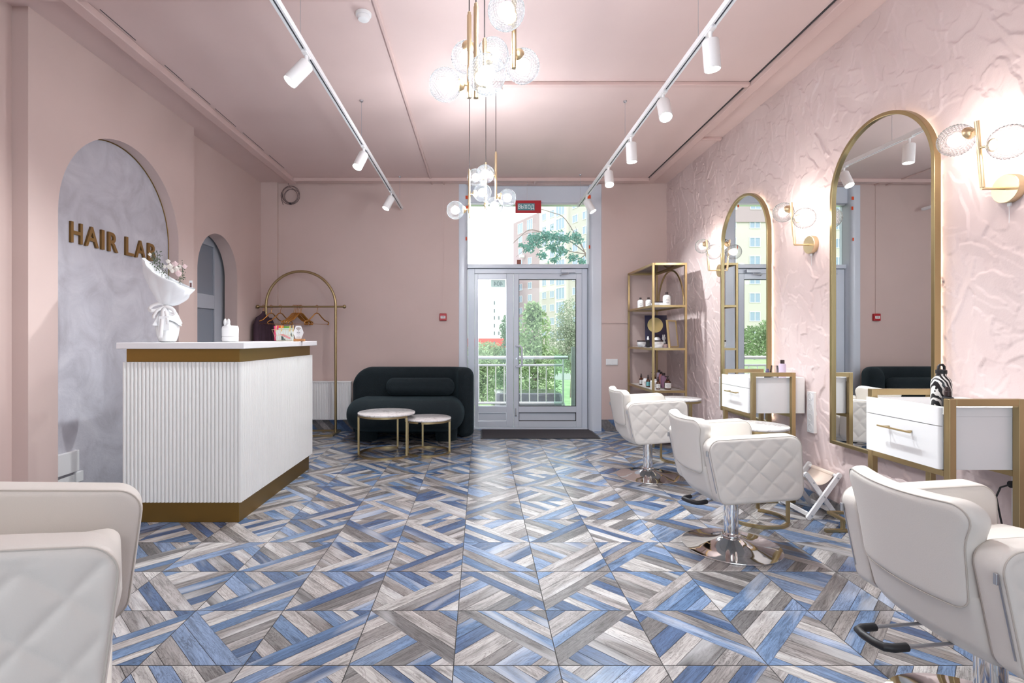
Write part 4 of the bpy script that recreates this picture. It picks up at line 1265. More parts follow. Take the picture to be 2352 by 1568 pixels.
# ------------------------------------------------------------------ styling chairs
def build_chair(name, label, loc, rz, tilt=4.5, lift=0.0, lever=(180, 0.41), arm_poly=None, group=None, far_shift=(0, 0), node=(-0.048, 0.585), seat_rake=0.0):
    t = thing(name, label, 'styling chair', loc, rz, group)
    ct, st = math.cos(R(tilt)), math.sin(R(tilt))
    def T(x, y, z):                      # recline about the seat centre, then lift
        dz = z - 0.40
        return (x * ct - dz * st, y, 0.40 + dz * ct + x * st + lift)
    # arms: quilted outside, smooth elsewhere
    poly = arm_poly or [(-0.209, 0.352), (0.252, 0.350), (0.264, 0.706), (-0.256, 0.716)]
    out = resample(round_poly(poly, [0.055, 0.06, 0.065, 0.06], 8), 150)
    th = 0.094
    cx_ = sum(p[0] for p in poly) / 4; cz_ = sum(p[1] for p in poly) / 4
    q = 0.129
    for s, nm in ((-1, 'armrest'), (1, 'armrest')):
        yc = s * 0.262
        def dsp(a, b, sg):
            if sg != s: return np.full(a.shape, 0.0)
            u = ((a - node[0]) + (b - node[1])) / q; v = ((a - node[0]) - (b - node[1])) / q
            g = np.minimum(np.abs(u - np.round(u)), np.abs(v - np.round(v)))    # distance to a stitch line
            pil = (1 - np.exp(-(g / 0.12))) * 0.0062 - 0.005
            # fade at the rim
            e = np.minimum.reduce([a - (-0.235), 0.250 - a, b - 0.362, 0.700 - b])
            return pil * np.clip(e / 0.03, 0, 1)
        fx, fz = far_shift if s > 0 else (0, 0)
        T_ = T
        T = (lambda f, gx, gz: lambda x, y, z: f(x + gx, y, z + gz))(T_, fx, fz)
        o = MB().pillow(out, th, 0.020, lambda a, b, c: T(a, yc + c, b), dsp, 44, 5).build(nm, LEATHER, t, smooth=75)
        # piping round the outside face and the zip down the rear edge
        P = np.array(out); nx = np.roll(P, -1, 0) - np.roll(P, 1, 0); N = np.stack([-nx[:, 1], nx[:, 0]], 1); N /= np.linalg.norm(N, axis=1)[:, None]
        if ((P.mean(0) - P) * N).sum() < 0: N = -N
        Q = P + N * 0.0055
        for s2 in (s, -s):
            MB().tube([T(a, yc + s2 * (th / 2 - 0.0055), b) for a, b in Q], 0.0022, 6, True).build('piping', SEAM, o)
        zy = yc + s * 0.030
        zp = [T(a, zy, b) for a, b in out if a < -0.13 and b < 0.660 - 0.0]
        zp = sorted(zp, key=lambda p: -p[2])
        zp = [p for p in zp if p[2] > 0.40 + lift]
        zp = [(p[0] - 0.0005, p[1], p[2]) for p in zp]
        MB().tube(zp, 0.0028, 6).build('zip', STEEL, o)
        z0 = zp[0]
        MB().box(z0[0] - 0.008, z0[0] + 0.001, zy - 0.005, zy + 0.005, z0[2] - 0.030, z0[2]).build('zip_pull', STEEL, o, smooth=0, bevel=0.002)
        T = T_
    # seat cushion between the arms
    so = rrect(0.46, 0.424, 0.05, 90, 0.03, 0.0)
    MB().pillow(so, 0.22, 0.05, lambda a, b, c: T(a - seat_rake * (0.11 - c), b, 0.465 + c + 0.022 * max(0, 1 - (b / 0.21) ** 2) * (1 if c > 0 else 0)), None, 8, 6).build('seat', LEATHER, t, smooth=75)
    # shell under and behind the seat
    sh = resample(round_poly([(-0.214, 0.336), (0.214, 0.336), (0.214, 0.56), (-0.214, 0.56)], 0.03, 6), 80)
    def shp(a, b, c):
        k = (b - 0.336) / 0.224
        x = -0.172 - 0.045 * k - 0.030 * (1 - (a / 0.214) ** 2) + 0.10 * max(0, 0.25 - k) ** 1.0 + c
        return T(x, a, b)
    MB().pillow(sh, 0.06, 0.022, shp, None, 10, 5).build('lower_back_shell', LEATHER, t, smooth=75)
    MB().pillow(rrect(0.40, 0.42, 0.05, 70, 0.03, 0.0), 0.03, 0.012, lambda a, b, c: T(a, b, 0.352 + c), None, 6, 4).build('seat_pan', LEATHER, t, smooth=75)
    # backrest
    bo = resample(round_poly([(-0.205, 0.492), (0.205, 0.492), (0.218, 0.70), (0.266, 0.822), (-0.266, 0.822), (-0.218, 0.70)], [0.05, 0.05, 0.2, 0.055, 0.055, 0.2], 8), 160)
    def bp(a, b, c):
        k = (b - 0.49) / 0.33
        x = -0.243 - 0.016 * k - 0.010 * k * k + 0.050 * (a / 0.26) ** 2 + c
        # sagging top edge and soft front
        zz = b - 0.012 * (1 - (a / 0.26) ** 2) * max(0, k)
        return T(x, a, zz)
    o = MB().pillow(bo, 0.074, 0.030, bp, None, 14, 7).build('backrest', LEATHER, t, smooth=75)
    P = np.array(bo); nx = np.roll(P, -1, 0) - np.roll(P, 1, 0); N = np.stack([-nx[:, 1], nx[:, 0]], 1); N /= np.linalg.norm(N, axis=1)[:, None]
    if ((P.mean(0) - P) * N).sum() < 0: N = -N
    Q = P + N * 0.008
    MB().tube([bp(a, b, -0.0300) for a, b in Q], 0.0022, 6, True).build('piping', SEAM, o)
    # column, collar, base plate
    MB().lathe([(0.041, 0.070), (0.041, 0.342 + lift)], (0, 0, 0), 40).build('gas_column', CHROME, t)
    MB().lathe([(0.043, 0.062), (0.052, 0.066), (0.054, 0.074), (0.050, 0.081), (0.043, 0.083)], (0, 0, 0), 40).build('collar', CHROME, t)
    prof = [(0.276, 0.0), (0.278, 0.004), (0.276, 0.009), (0.25, 0.0125), (0.21, 0.0165), (0.165, 0.023), (0.125, 0.032), (0.09, 0.044), (0.065, 0.056), (0.052, 0.063), (0.0, 0.063)]
    MB().lathe(prof, (0, 0, 0), 96, cap=False).build('base_plate', CHROME, t, smooth=60)
    # pump lever: two rods and a rubber-covered bow
    la, lr = R(lever[0]), lever[1]
    ux, uy = math.cos(la), math.sin(la); zl = 0.325 + lift
    def LP(r, w, dz=0): return (ux * r - uy * w, uy * r + ux * w, zl + dz)
    m = MB()
    for w in (-0.055, 0.055): m.tube([LP(0.05, w), LP(lr - 0.06, w)], 0.0055, 8)
    m.build('lever_rods', STEEL, t)
    pts = [LP(lr - 0.075, -0.055), LP(lr - 0.03, -0.055), LP(lr - 0.008, -0.046), LP(lr, -0.02), LP(lr, 0.02), LP(lr - 0.008, 0.046), LP(lr - 0.03, 0.055), LP(lr - 0.075, 0.055)]
    MB().tube(pts, 0.0125, 12).build('lever_grip', BLACK, t)
    MB().lathe([(0.05, 0.300 + lift), (0.06, 0.305 + lift), (0.06, 0.342 + lift)], (0, 0, 0), 30).build('pump_head', BLACK, t)
    return t
GC = 'cream styling chairs facing the mirrors'
build_chair('styling_chair', 'cream quilted styling chair nearest the gold corner shelf', (1.51, 4.72, 0), 0, lever=(20, 0.36), group=GC)
build_chair('styling_chair', 'middle cream quilted styling chair, chrome base fully in view', (1.50, 3.13, 0), 0, lever=(208, 0.36), group=GC)
build_chair('styling_chair', 'cream styling chair seen from behind before the zebra bottle station', (1.62, 1.66, 0), 0, lever=(187, 0.43), group=GC)
build_chair('styling_chair', 'cream quilted styling chair cut off beside the reception counter', (-1.030, 1.062, 0), R(35), tilt=0.0, lift=0.185, lever=(200, 0.36), far_shift=(0.052, -0.035), node=(0.168, 0.612), seat_rake=0.30,
            arm_poly=[(-0.209, 0.352), (0.212, 0.350), (0.252, 0.690), (-0.262, 0.778)], group=None)

# ------------------------------------------------------------------ styling stations
def build_station(label, dx, y0):
    """front (aisle) face at x = 2.02 + dx, nearest frame at y0"""
    X0 = 2.02 + dx; L = 0.475
    t = thing('styling_station', label, 'styling station', (X0, y0, 0), 0, 'white styling stations on gold frames')
    b = 0.015
    for y in (0.0, L - 0.03 + 0.0):
        m = MB(); zt = 0.985
        for x in (0.0, 0.30): m.box(x - b, x + b, y, y + 0.03, 0.0, zt)
        m.box(-b + 0.03, 0.30 - b, y, y + 0.03, zt - 0.03, zt)
        m.box(-b + 0.03, 0.30 - b, y, y + 0.03, 0.0, 0.03)
        m.build('end_frame', GOLD, t, smooth=0, bevel=0.002)
    for x in (0.0, 0.30): MB().box(x - b, x + b, 0.03, L - 0.03, 0.645, 0.672).build('support_rail', GOLD, t, smooth=0, bevel=0.002)
    w = XR - X0 - 0.012
    ya, yb = 0.031, L - 0.031
    yq = L - 0.008                     # the fronts run past the far frame
    # carcass with a recessed tray top
    m = MB(); z0, z1, zr = 0.674, 0.945, 0.905
    outer = round_poly([(0.004, ya), (w, ya), (w, yb), (0.004, yb)], [0.022, 0.003, 0.003, 0.022], 6)
    m.prism(outer, lambda x, y: (x, y, z0), lambda x, y: (x, y, zr))
    m.build('carcass', WHITE, t, smooth=40)
    rim = MB()
    inner = round_poly([(0.014, ya + 0.010), (w - 0.01, ya + 0.010), (w - 0.01, yb - 0.010), (0.014, yb - 0.010)], [0.014, 0.003, 0.003, 0.014], 6)
    n = len(outer)
    vs = [(x, y, zr + 0.0005) for x, y in outer] + [(x, y, z1) for x, y in outer] + [(x, y, z1) for x, y in inner] + [(x, y, zr + 0.0005) for x, y in inner]
    fs = []
    for k in range(4):
        a, c = k * n, ((k + 1) % 4) * n
        for i in range(n): fs.append((a + i, a + (i + 1) % n, c + (i + 1) % n, c + i))
    rim.add(vs, fs).build('tray_rim', WHITE, t, smooth=40)
    # drawer front and handle on the aisle side
    dr = round_poly([(-0.031, ya + 0.001), (-0.0155, ya + 0.001), (-0.0155, yq), (-0.031, yq)], [0.012, 0.001, 0.001, 0.008], 5)
    MB().box(-0.0155, 0.004, ya + 0.001, yb, z0 + 0.001, z1 - 0.03).build('front_rail', WHITE, t, smooth=0)
    d = MB().prism(dr, lambda x, y: (x, y, z0 + 0.001), lambda x, y: (x, y, 0.862)).build('drawer_front', WHITE, t, smooth=40)
    MB().prism(dr, lambda x, y: (x, y, 0.8655), lambda x, y: (x, y, z1 - 0.001)).build('top_front', WHITE, t, smooth=40)
    m = MB().box(-0.068, -0.060, 0.145, 0.345, 0.812, 0.820)
    m.box(-0.062, -0.031, 0.175, 0.183, 0.812, 0.820); m.box(-0.062, -0.031, 0.307, 0.315, 0.812, 0.820)
    m.build('handle', GOLD, d, smooth=0, bevel=0.001)
    return t
build_station('white styling station on gold frame beside the smaller far mirror', 0.045, 3.945)
build_station('white styling station on gold frame below the large near mirror', 0.010, 2.245)
TRAY = 0.9055

# ------------------------------------------------------------------ arched mirrors
def build_mirror(label, y0, y1, z0, z1, yaw):
    yc = (y0 + y1) / 2; w = y1 - y0; r = w / 2
    t = thing('arched_mirror', label, 'mirror', (XR - 0.034, yc, 0), yaw, 'arched gold framed wall mirrors')
    def arch(rr, zb, n=48):
        zs = z1 - r
        return [(-rr, zb), (rr, zb)] + [(rr * math.cos(PI * k / n), zs + rr * math.sin(PI * k / n)) for k in range(n + 1)]
    ri = r - 0.022
    A, B = arch(r, z0), arch(ri, z0 + 0.022)
    n = len(A); x0, x1 = -0.022, 0.014
    vs = [(x0, a, b) for a, b in A] + [(x0, a, b) for a, b in B] + [(x1, a, b) for a, b in B] + [(x1, a, b) for a, b in A]
    fs = []
    for k in range(4):
        p, c = k * n, ((k + 1) % 4) * n
        for i in range(n): fs.append((p + i, p + (i + 1) % n, c + (i + 1) % n, c + i))
    MB().add(vs, fs).build('frame', GOLDM, t, smooth=40, bevel=0.002)
    MB().prism(B, lambda a, b: (-0.006, a, b), lambda a, b: (0.0, a, b)).build('mirror_glass', MIRROR, t, smooth=0)
    MB().prism(arch(ri, z0 + 0.022), lambda a, b: (0.001, a, b), lambda a, b: (0.010, a, b)).build('back_board', DARK, t, smooth=0)
    C = arch(r - 0.035, z0 + 0.035)
    pts = [(0.022, a, b) for a, b in C[1:] + C[:1]]
    MB().tube(pts, 0.0045, 6).build('led_strip', LEDM, t)
    return t
GOLDM = plain('mirror_frame_gold', (0.43, 0.34, 0.18, 1), 0.3, 1.0)
build_mirror('smaller looking arched mirror behind the far styling station', 4.415, 5.285, 0.52, 2.575, 0.0)
MIRROR_YAW = R(0.5)
build_mirror('large arched mirror behind the near styling station', 2.795, 3.625, 0.52, 2.610, MIRROR_YAW)

# ------------------------------------------------------------------ globe lamps
def globe_mesh():
    n, m_ = 160, 112; r = 0.072; vs = []
    for i in range(m_ + 1):
        ph = PI * i / m_
        for k in range(n):
            th = 2 * PI * k / n
            u = (th / (2 * PI) * 20 + i / m_ * 14) ; v = (th / (2 * PI) * 20 - i / m_ * 14)
            f = min(abs(u - round(u)), abs(v - round(v))) * 2
            rr = r * (1 + 0.060 * f * math.sin(ph) ** 0.5)
            vs.append((rr * math.sin(ph) * math.cos(th), rr * math.sin(ph) * math.sin(th), rr * math.cos(ph)))
    fs = [(i * n + k, i * n + (k + 1) % n, (i + 1) * n + (k + 1) % n, (i + 1) * n + k) for i in range(m_) for k in range(n)]
    me = bpy.data.meshes.new('glass_globe'); me.from_pydata(vs, [], fs); me.materials.append(CRYSTAL)
    me.polygons.foreach_set('use_smooth', [True] * len(me.polygons)); me.update()
    return me
GLOBE = globe_mesh()
_b = MB().sphere((0, 0, 0), 0.033, 14, 10)
BULBME = bpy.data.meshes.new('bulb'); BULBME.from_pydata(_b.v, [], _b.f); BULBME.materials.append(BULBM)
BULBME.polygons.foreach_set('use_smooth', [True] * len(BULBME.polygons)); BULBME.update()
BULBME2 = BULBME.copy(); BULBME2.materials.clear(); BULBME2.materials.append(BULBS)
GLOBE2 = GLOBE.copy(); GLOBE2.materials.clear(); GLOBE2.materials.append(CRYSTALS)
def globe(parent, c, tubept, bulbme=BULBME):
    """cut-glass globe at c held by a brass cup facing the tube point (coordinates of the parent thing)"""
    c = Vector(c); p = Vector(tubept); d = (p - c); dist = d.length; d.normalize()
    g = bpy.data.objects.new('glass_globe', GLOBE if bulbme is BULBME else GLOBE2); COL.objects.link(g); g.parent = parent; g.location = c
    # poles of the cut pattern point along the holder
    g.rotation_euler = Vector((0, 0, 1)).rotation_difference(d).to_euler()
    b = bpy.data.objects.new('bulb', bulbme); COL.objects.link(b); b.parent = g
    m = MB(); prof = [(0.0, 0.060), (0.026, 0.062), (0.030, 0.068), (0.028, 0.076), (0.018, 0.088), (0.006, 0.092), (0.005, max(0.093, dist))]
    m.lathe(prof, (0, 0, 0), 24)
    M = Vector((0, 0, 1)).rotation_difference(d).to_matrix()
    m.v = [tuple(c + M @ Vector(v)) for v in m.v]
    m.build('brass_cup', GOLDL, parent, smooth=40)
CORD = plain('dark_cord', (0.05, 0.04, 0.04, 1), 0.6)
def pendant(label, base, tubes, canopy):
    t = thing('pendant_lamp', label, 'pendant lamp', base, 0, 'brass pendants with cut glass globes')
    bx, by, bz = base
    for (x, y, z0, z1, balls) in tubes:
        L = lambda p: (p[0] - bx, p[1] - by, p[2] - bz)
        q = MB().tube([L((x, y, z0)), L((x, y, z1))], 0.0105, 16)
        q.lathe([(0.007, z1 - bz), (0.0085, z1 - bz + 0.012), (0.004, z1 - bz + 0.018)], (x - bx, y - by, 0), 14)
        q.build('brass_tube', GOLDL, t)
        MB().tube([L((x, y, z1 + 0.015)), L((x, y, ZC - 0.004))], 0.0028, 8).build('cord', CORD, t)
        if math.hypot(x - bx, y - by) > canopy:
            MB().lathe([(0.013, ZC - bz), (0.011, ZC - 0.016 - bz), (0.004, ZC - 0.02 - bz)], (x - bx, y - by, 0), 16).build('ceiling_cup', WHITEM, t)
        for c, zp in balls:
            globe(t, L(c), L((x, y, zp)))
    MB().lathe([(canopy, ZC - 0.001 - bz), (canopy, ZC - 0.022 - bz), (canopy - 0.01, ZC - 0.028 - bz), (0.001, ZC - 0.028 - bz)], (0, 0, 0), 48).build('canopy', GOLDL if False else WHITEM, t)
    return t
pendant('nearer brass pendant lamp with large bright glass globes', (0.04, 2.30, ZC), [
    (-0.053, 2.43, 2.364, 2.748, [((-0.166, 2.43, 2.425), 2.425), ((-0.068, 2.545, 2.615), 2.645)]),
    (-0.019, 2.15, 2.235, 2.61, [((0.024, 2.04, 2.277), 2.30)]),
    (0.0177, 2.36, 2.38, 2.585, [((0.056, 2.44, 2.57), 2.50)]),
    (0.144, 2.25, 2.409, 2.79, [((0.190, 2.35, 2.469), 2.500), ((0.104, 2.12, 2.575), 2.600)]),
], 0.21)
pendant('farther brass pendant lamp hanging before the entrance glazing', (0.075, 4.32, ZC), [
    (-0.093, 4.30, 2.235, 2.619, [((-0.208, 4.30, 2.298), 2.305), ((0.014, 4.23, 2.4225), 2.43)]),
    (0.125, 4.28, 2.379, 2.755, [((0.222, 4.32, 2.404), 2.412), ((0.036, 4.19, 2.560), 2.58)]),
    (0.044, 4.42, 2.339, 2.714, [((0.115, 4.40, 2.359), 2.375), ((-0.040, 4.49, 2.625), 2.62)]),
], 0.105)

def sconce(label, y, z):
    t = thing('wall_sconce', label, 'wall lamp', (XR + 0.0, y, z), 0, 'brass wall sconces with two glass globes')
    MB().lathe([(0.001, -0.030), (0.064, -0.030), (0.066, -0.028), (0.066, 0.022)], (0, 0, 0), 40, 'x').build('wall_plate', GOLDL, t, smooth=40)
    MB().tube([(-0.03, 0, 0), (-0.138, 0.0, 0.0)], 0.0065, 12).build('arm', GOLDL, t)
    a = Vector((-0.134, 0, 0.006)); b = Vector((-0.160, 0.0, 0.315))
    MB().tube([a, b], 0.0100, 14).build('rod', GOLDL, t)
    globe(t, (-0.150, 0.118, 0.270), a.lerp(b, 0.90), BULBME2)
    globe(t, (-0.140, -0.128, 0.170), a.lerp(b, 0.60), BULBME2)
    m = MB().box(-0.012, -0.004, -0.007, 0.007, -0.082, -0.0665)
    m.tube([(-0.008, 0, -0.082), (-0.008, 0.001, -0.16)], 0.0012, 5)
    m.build('pull_cord', WHITEM, t)
    return t
sconce('brass two globe sconce between corner shelf and smaller mirror', 5.37, zat(621, 5.37))
sconce('brass two globe sconce between the two arched mirrors', 3.905, zat(562, 3.905))
sconce('brass two globe sconce to the right of the large mirror', 2.443, zat(433, 2.443))

# ------------------------------------------------------------------ track lights
def track(label, x, z, y1, wires):
    t = thing('light_track', label, 'light track', (x, y1, z), 0, 'suspended white light tracks')
    m = MB(); y0 = -0.6 - y1
    w, h = 0.018, 0.034
    m.box(-w, -0.007, y0, 0, -h / 2, h / 2); m.box(0.007, w, y0, 0, -h / 2, h / 2); m.box(-0.007, 0.007, y0, 0, -h / 2 + 0.012, h / 2)
    m.build('rail', RAILM, t, smooth=0)
    MB().box(-0.0068, 0.0068, y0, -0.02, -h / 2 + 0.0085, -h / 2 + 0.0118).build('conductor_slot', DARK, t, smooth=0)
    MB().box(-w, w, -0.002, 0.006, -h / 2, h / 2).build('end_cap', RAILM, t, smooth=0)
    for y in wires:
        m = MB().tube([(0, y - y1, h / 2), (0, y - y1, ZC - z)], 0.0016, 6)
        m.lathe([(0.016, ZC - z), (0.014, ZC - z - 0.012), (0.004, ZC - z - 0.018)], (0, y - y1, 0), 14)
        m.build('suspension_wire', STEEL, t)
    return t
TZ = 2.948
XTL, XTR = -1.035, 1.258
track('white ceiling light track on the counter side of the room', XTL, TZ, 6.85, (3.0, 4.54, 6.68))
track('white ceiling light track on the mirror side of the room', XTR, TZ, 6.72, (3.02, 4.55, 6.6))
def spot(label, x, y, yaw, tiltd, lit=True):
    """yaw: heading of the beam (degrees from +X), tiltd: degrees from straight down"""
    t = thing('track_spotlight', label, 'spotlight', (x, y, TZ - 0.017), 0, 'white cylinder spotlights on the tracks')
    m = MB().box(-0.016, 0.016, -0.045, 0.045, -0.010, 0.012)
    m.build('adapter', SPOTW, t, smooth=0, bevel=0.003)
    MB().tube([(0, 0, -0.010), (0, 0, -0.062)], [0.011, 0.008], 14).build('stem', SPOTW, t)
    a, b = R(yaw), R(tiltd)
    d = Vector((math.sin(b) * math.cos(a), math.sin(b) * math.sin(a), -math.cos(b)))
    M = Vector((0, 0, -1)).rotation_difference(d).to_matrix()
    piv = Vector((0, 0, -0.066))
    def body(prof, name, mat, n=36):
        m = MB().lathe(prof, (0, 0, 0), n, cap=False); m.v = [tuple(piv + M @ Vector(v)) for v in m.v]
        return m.build(name, mat, t, smooth=40)
    r, L = 0.0435, 0.150
    body([(0.001, 0.012), (0.008, 0.012), (r - 0.004, 0.010), (r, 0.004), (r, -L), (r - 0.004, -L), (r - 0.005, -L + 0.02), (0.001, -L + 0.021)], 'housing', SPOTW)
    body([(0.001, -L + 0.006), (r - 0.0055, -L + 0.006), (r - 0.0055, -L + 0.010), (0.001, -L + 0.010)], 'lens', SPOTE)
    add_light('spot_lamp', 'SPOT', piv + d * (L + 0.006), SPOT_W, (0.91, 0.965, 1.0), Vector((0, 0, -1)).rotation_difference(d).to_euler(), t,
              spot_size=R(104), spot_blend=1.0, shadow_soft_size=0.035)
    return t
spot('nearest spotlight on the counter side track', XTL, 3.10, 205, 38)
spot('middle spotlight on the counter side track', XTL, 4.62, 235, 30)
spot('spotlight at the far end of the counter side track', XTL, 6.05, 215, 28)
spot('nearest spotlight on the mirror side track', XTR, 2.86, 10, 5)
spot('second spotlight on the mirror side track, lens glaring', XTR, 3.60, -96, 30)
spot('third spotlight on the mirror side track, pointing straight down', XTR, 4.37, 0, 3)
spot('fourth spotlight on the mirror side track, lens glaring', XTR, 5.14, -96, 27)
spot('last spotlight on the mirror side track, before the glazing', XTR, 6.20, -25, 30)

# ------------------------------------------------------------------ corner shelf and what stands on it
SX0, SX1, SY0, SY1 = 1.965, 2.335, 5.95, 6.93
SHZ = [1.607, 1.118, 0.635, 0.16]
def build_shelf():
    t = thing('corner_shelf', 'tall gold framed open shelf with arched back in the corner', 'shelf unit', (SX0, SY0, 0))
    a, b = SX1 - SX0, SY1 - SY0; p = 0.0125
    zt = 2.10
    for x in (0, a):
        for y in (0, b): MB().box(x - p, x + p, y - p, y + p, 0, zt).build('post', GOLD, t, smooth=0, bevel=0.002)
    def ring(z, nm, glass):
        m = MB()
        for y in (0, b): m.box(p, a - p, y - p, y + p, z - p, z + p)
        for x in (0, a): m.box(x - p, x + p, p, b - p, z - p, z + p)
        o = m.build(nm, GOLD, t, smooth=0)
        MB().box(p, a - p, p, b - p, z + p - 0.008, z + p).build('glass_board', glass, o, smooth=0)
    ring(zt - p, 'top_frame', GLASSS)
    for z in SHZ: ring(z, 'shelf_frame', SHELFB)
    r = b / 2 - 0.06
    zs = zt - 0.03 - r
    MB().tube([(a, b / 2 + r, SHZ[0])] + [(a, b / 2 + r * math.cos(PI * k / 36), zs + r * math.sin(PI * k / 36)) for k in range(37)] + [(a, b / 2 - r, SHZ[0])], 0.011, 10).build('back_arch', GOLD, t)
SHELFB = plain('pale_grey_shelf_board', srgb(196, 190, 186), 0.4)
build_shelf()
AMBER = plain('amber_glass', (0.07, 0.018, 0.006, 1), 0.12, coat=0.5)
CAPD = plain('dark_brown_cap', srgb(52, 36, 36), 0.4)
BOT = plain('white_bottle_plastic', srgb(238, 238, 240), 0.35)
INKL = plain('label_ink', srgb(120, 120, 130), 0.6)
LABW = plain('label_white', srgb(232, 230, 228), 0.5)
LABT = plain('label_turquoise', srgb(110, 186, 190), 0.5)
LILAC = plain('lilac_bottle', srgb(206, 190, 212), 0.3)
PINKB = plain('pink_bottle', srgb(214, 140, 140), 0.3)
MAUVE = plain('mauve_bottle', srgb(160, 120, 150), 0.3)
GP = 'hair care products on the gold shelf'
def wrap_label(t, r, z0, z1, mat, a0=200, a1=340, ink=True, name='paper_label'):
    m = MB(); n = 14
    vs = []
    for k in range(n + 1):
        a = R(a0 + (a1 - a0) * k / n)
        for z in (z0, z1): vs.append((r * math.cos(a), r * math.sin(a), z))
    m.add(vs, [(2 * k, 2 * k + 2, 2 * k + 3, 2 * k + 1) for k in range(n)])
    o = m.build(name, mat, t)
    if ink:
        m = MB(); h = (z1 - z0)
        for f, w in ((0.72, 22), (0.55, 34), (0.30, 26), (0.2, 18)):
            vs = []; zc = z0 + h * f
            for k in range(7):
                a = R(262 + (k / 6 - 0.5) * 2 * w)
                for z in (zc - h * 0.025, zc + h * 0.025): vs.append(((r + 0.0006) * math.cos(a), (r + 0.0006) * math.sin(a), z))
            m.add(vs, [(2 * k, 2 * k + 2, 2 * k + 3, 2 * k + 1) for k in range(6)])
        m.build('small_print', INKL, o)
    return o
def bottle(name, label, loc, r, h, mat, kind, lab=None, group=GP, capmat=CAPD, cat='bottle'):
    t = thing(name, label, cat, loc, 0, group)
    neck = 0.32 * r if kind != 'jar' else r
    if kind == 'cap':          # body, shoulder, screw cap
        hb = h * 0.80
        MB().lathe([(r * 0.92, 0), (r, 0.004), (r, hb * 0.80), (r * 0.93, hb * 0.88), (r * 0.6, hb * 0.97), (r * 0.36, hb)], (0, 0, 0), 32).build('body', mat, t, smooth=50)
        MB().lathe([(r * 0.40, hb + 0.0005), (r * 0.40, h - 0.002), (r * 0.36, h)], (0, 0, 0), 24).build('cap', capmat, t)
        top = hb * 0.72
    elif kind == 'tube':       # straight bottle with broad cap
        hb = h * 0.82
        MB().lathe([(r * 0.94, 0), (r, 0.004), (r, hb * 0.93), (r * 0.85, hb)], (0, 0, 0), 32).build('body', mat, t, smooth=50)
        MB().lathe([(r * 0.58, hb + 0.0005), (r * 0.58, h - 0.002), (r * 0.5, h)], (0, 0, 0), 24).build('cap', capmat, t)
        top = hb * 0.8
    elif kind == 'dropper':
        hb = h * 0.66
        MB().lathe([(r * 0.94, 0), (r, 0.004), (r, hb * 0.74), (r * 0.7, hb * 0.9), (r * 0.42, hb)], (0, 0, 0), 28).build('body', mat, t, smooth=50)
        MB().lathe([(r * 0.52, hb + 0.0005), (r * 0.52, h * 0.80), (r * 0.36, h * 0.82), (r * 0.30, h * 0.96), (r * 0.16, h)], (0, 0, 0), 20).build('dropper_cap', capmat, t)
        top = hb * 0.66
    elif kind == 'pump':
        hb = h * 0.70
        MB().lathe([(r * 0.94, 0), (r, 0.004), (r, hb * 0.74), (r * 0.8, hb * 0.88), (r * 0.4, hb)], (0, 0, 0), 32).build('body', mat, t, smooth=50)
        m = MB().lathe([(r * 0.46, hb + 0.0005), (r * 0.46, hb + h * 0.09), (r * 0.2, hb + h * 0.10), (r * 0.2, h * 0.93)], (0, 0, 0), 20)
        m.lathe([(r * 0.42, h * 0.93), (r * 0.42, h)], (0, 0, 0), 18); m.tube([(0, 0, h * 0.965), (-r * 0.9, -r * 0.35, h * 0.965), (-r * 1.05, -r * 0.4, h * 0.945)], r * 0.14, 8)
        m.build('pump', capmat, t)
        top = hb * 0.70
    elif kind == 'spray':
        hb = h * 0.68
        MB().lathe([(r * 0.94, 0), (r, 0.004), (r, hb * 0.92), (r * 0.5, hb)], (0, 0, 0), 28).build('body', mat, t, smooth=50)
        MB().lathe([(r * 0.62, hb + 0.0005), (r * 0.62, h * 0.84), (r * 0.45, h * 0.86), (r * 0.42, h)], (0, 0, 0), 20).build('spray_head', capmat, t)
        top = hb * 0.8
    else:                      # wide jar
        hb = h * 0.80
        MB().lathe([(r * 0.62, 0), (r * 0.72, 0.003), (r * 0.93, hb * 0.35), (r * 0.99, hb * 0.7), (r, hb)], (0, 0, 0), 36).build('body', mat, t, smooth=50)
        MB().lathe([(r * 1.02, hb + 0.0005), (r * 1.02, h - 0.002), (r * 0.98, h)], (0, 0, 0), 36).build('lid', capmat, t)
        top = hb * 0.95
    if lab is not None:
        z0 = 0.10 * h if kind not in ('jar',) else 0.42 * h
        wrap_label(t, r + 0.0007, z0, top if kind != 'jar' else hb * 0.93, lab)
    return t
def on(px, Y, z): return (at(px, Y), Y, z)
Z1, Z2, Z3 = (z + 0.0135 for z in SHZ[:3])
bottle('shampoo_bottle', 'white dark-capped bottle furthest from the wall on the top shelf', on(1471, 6.62, Z1), 0.036, 0.135, BOT, 'cap', LABW)
bottle('shampoo_bottle', 'white dark-capped bottle just left of the shelf post on top', on(1489.5, 6.62, Z1), 0.036, 0.138, BOT, 'cap', LABW)
bottle('shampoo_bottle', 'tallest white dark-capped bottle on the top shelf beside the carton', on(1531.5, 6.15, Z1), 0.043, 0.165, BOT, 'cap', LABW)
t = thing('product_carton', 'low white carton with dark lid on the top shelf', 'box', on(1510, 6.35, Z1), R(-12), GP)
MB().box(-0.065, 0.065, -0.05, 0.05, 0, 0.052).build('body', BOT, t, smooth=0, bevel=0.004)
MB().box(-0.067, 0.067, -0.052, 0.052, 0.0525, 0.064).build('lid', CAPD, t, smooth=0, bevel=0.003)
m = MB()
for z, w in ((0.036, 0.04), (0.028, 0.05), (0.02, 0.03)): m.box(-w, w * 0.4, -0.0508, -0.0501, z, z + 0.003)
m.build('small_print', INKL, t, smooth=0)
bottle('cream_jar', 'white wide jar with dark lid furthest from the wall on the middle shelf', on(1473.5, 6.42, Z2), 0.052, 0.084, BOT, 'jar', LABW, cat='jar')
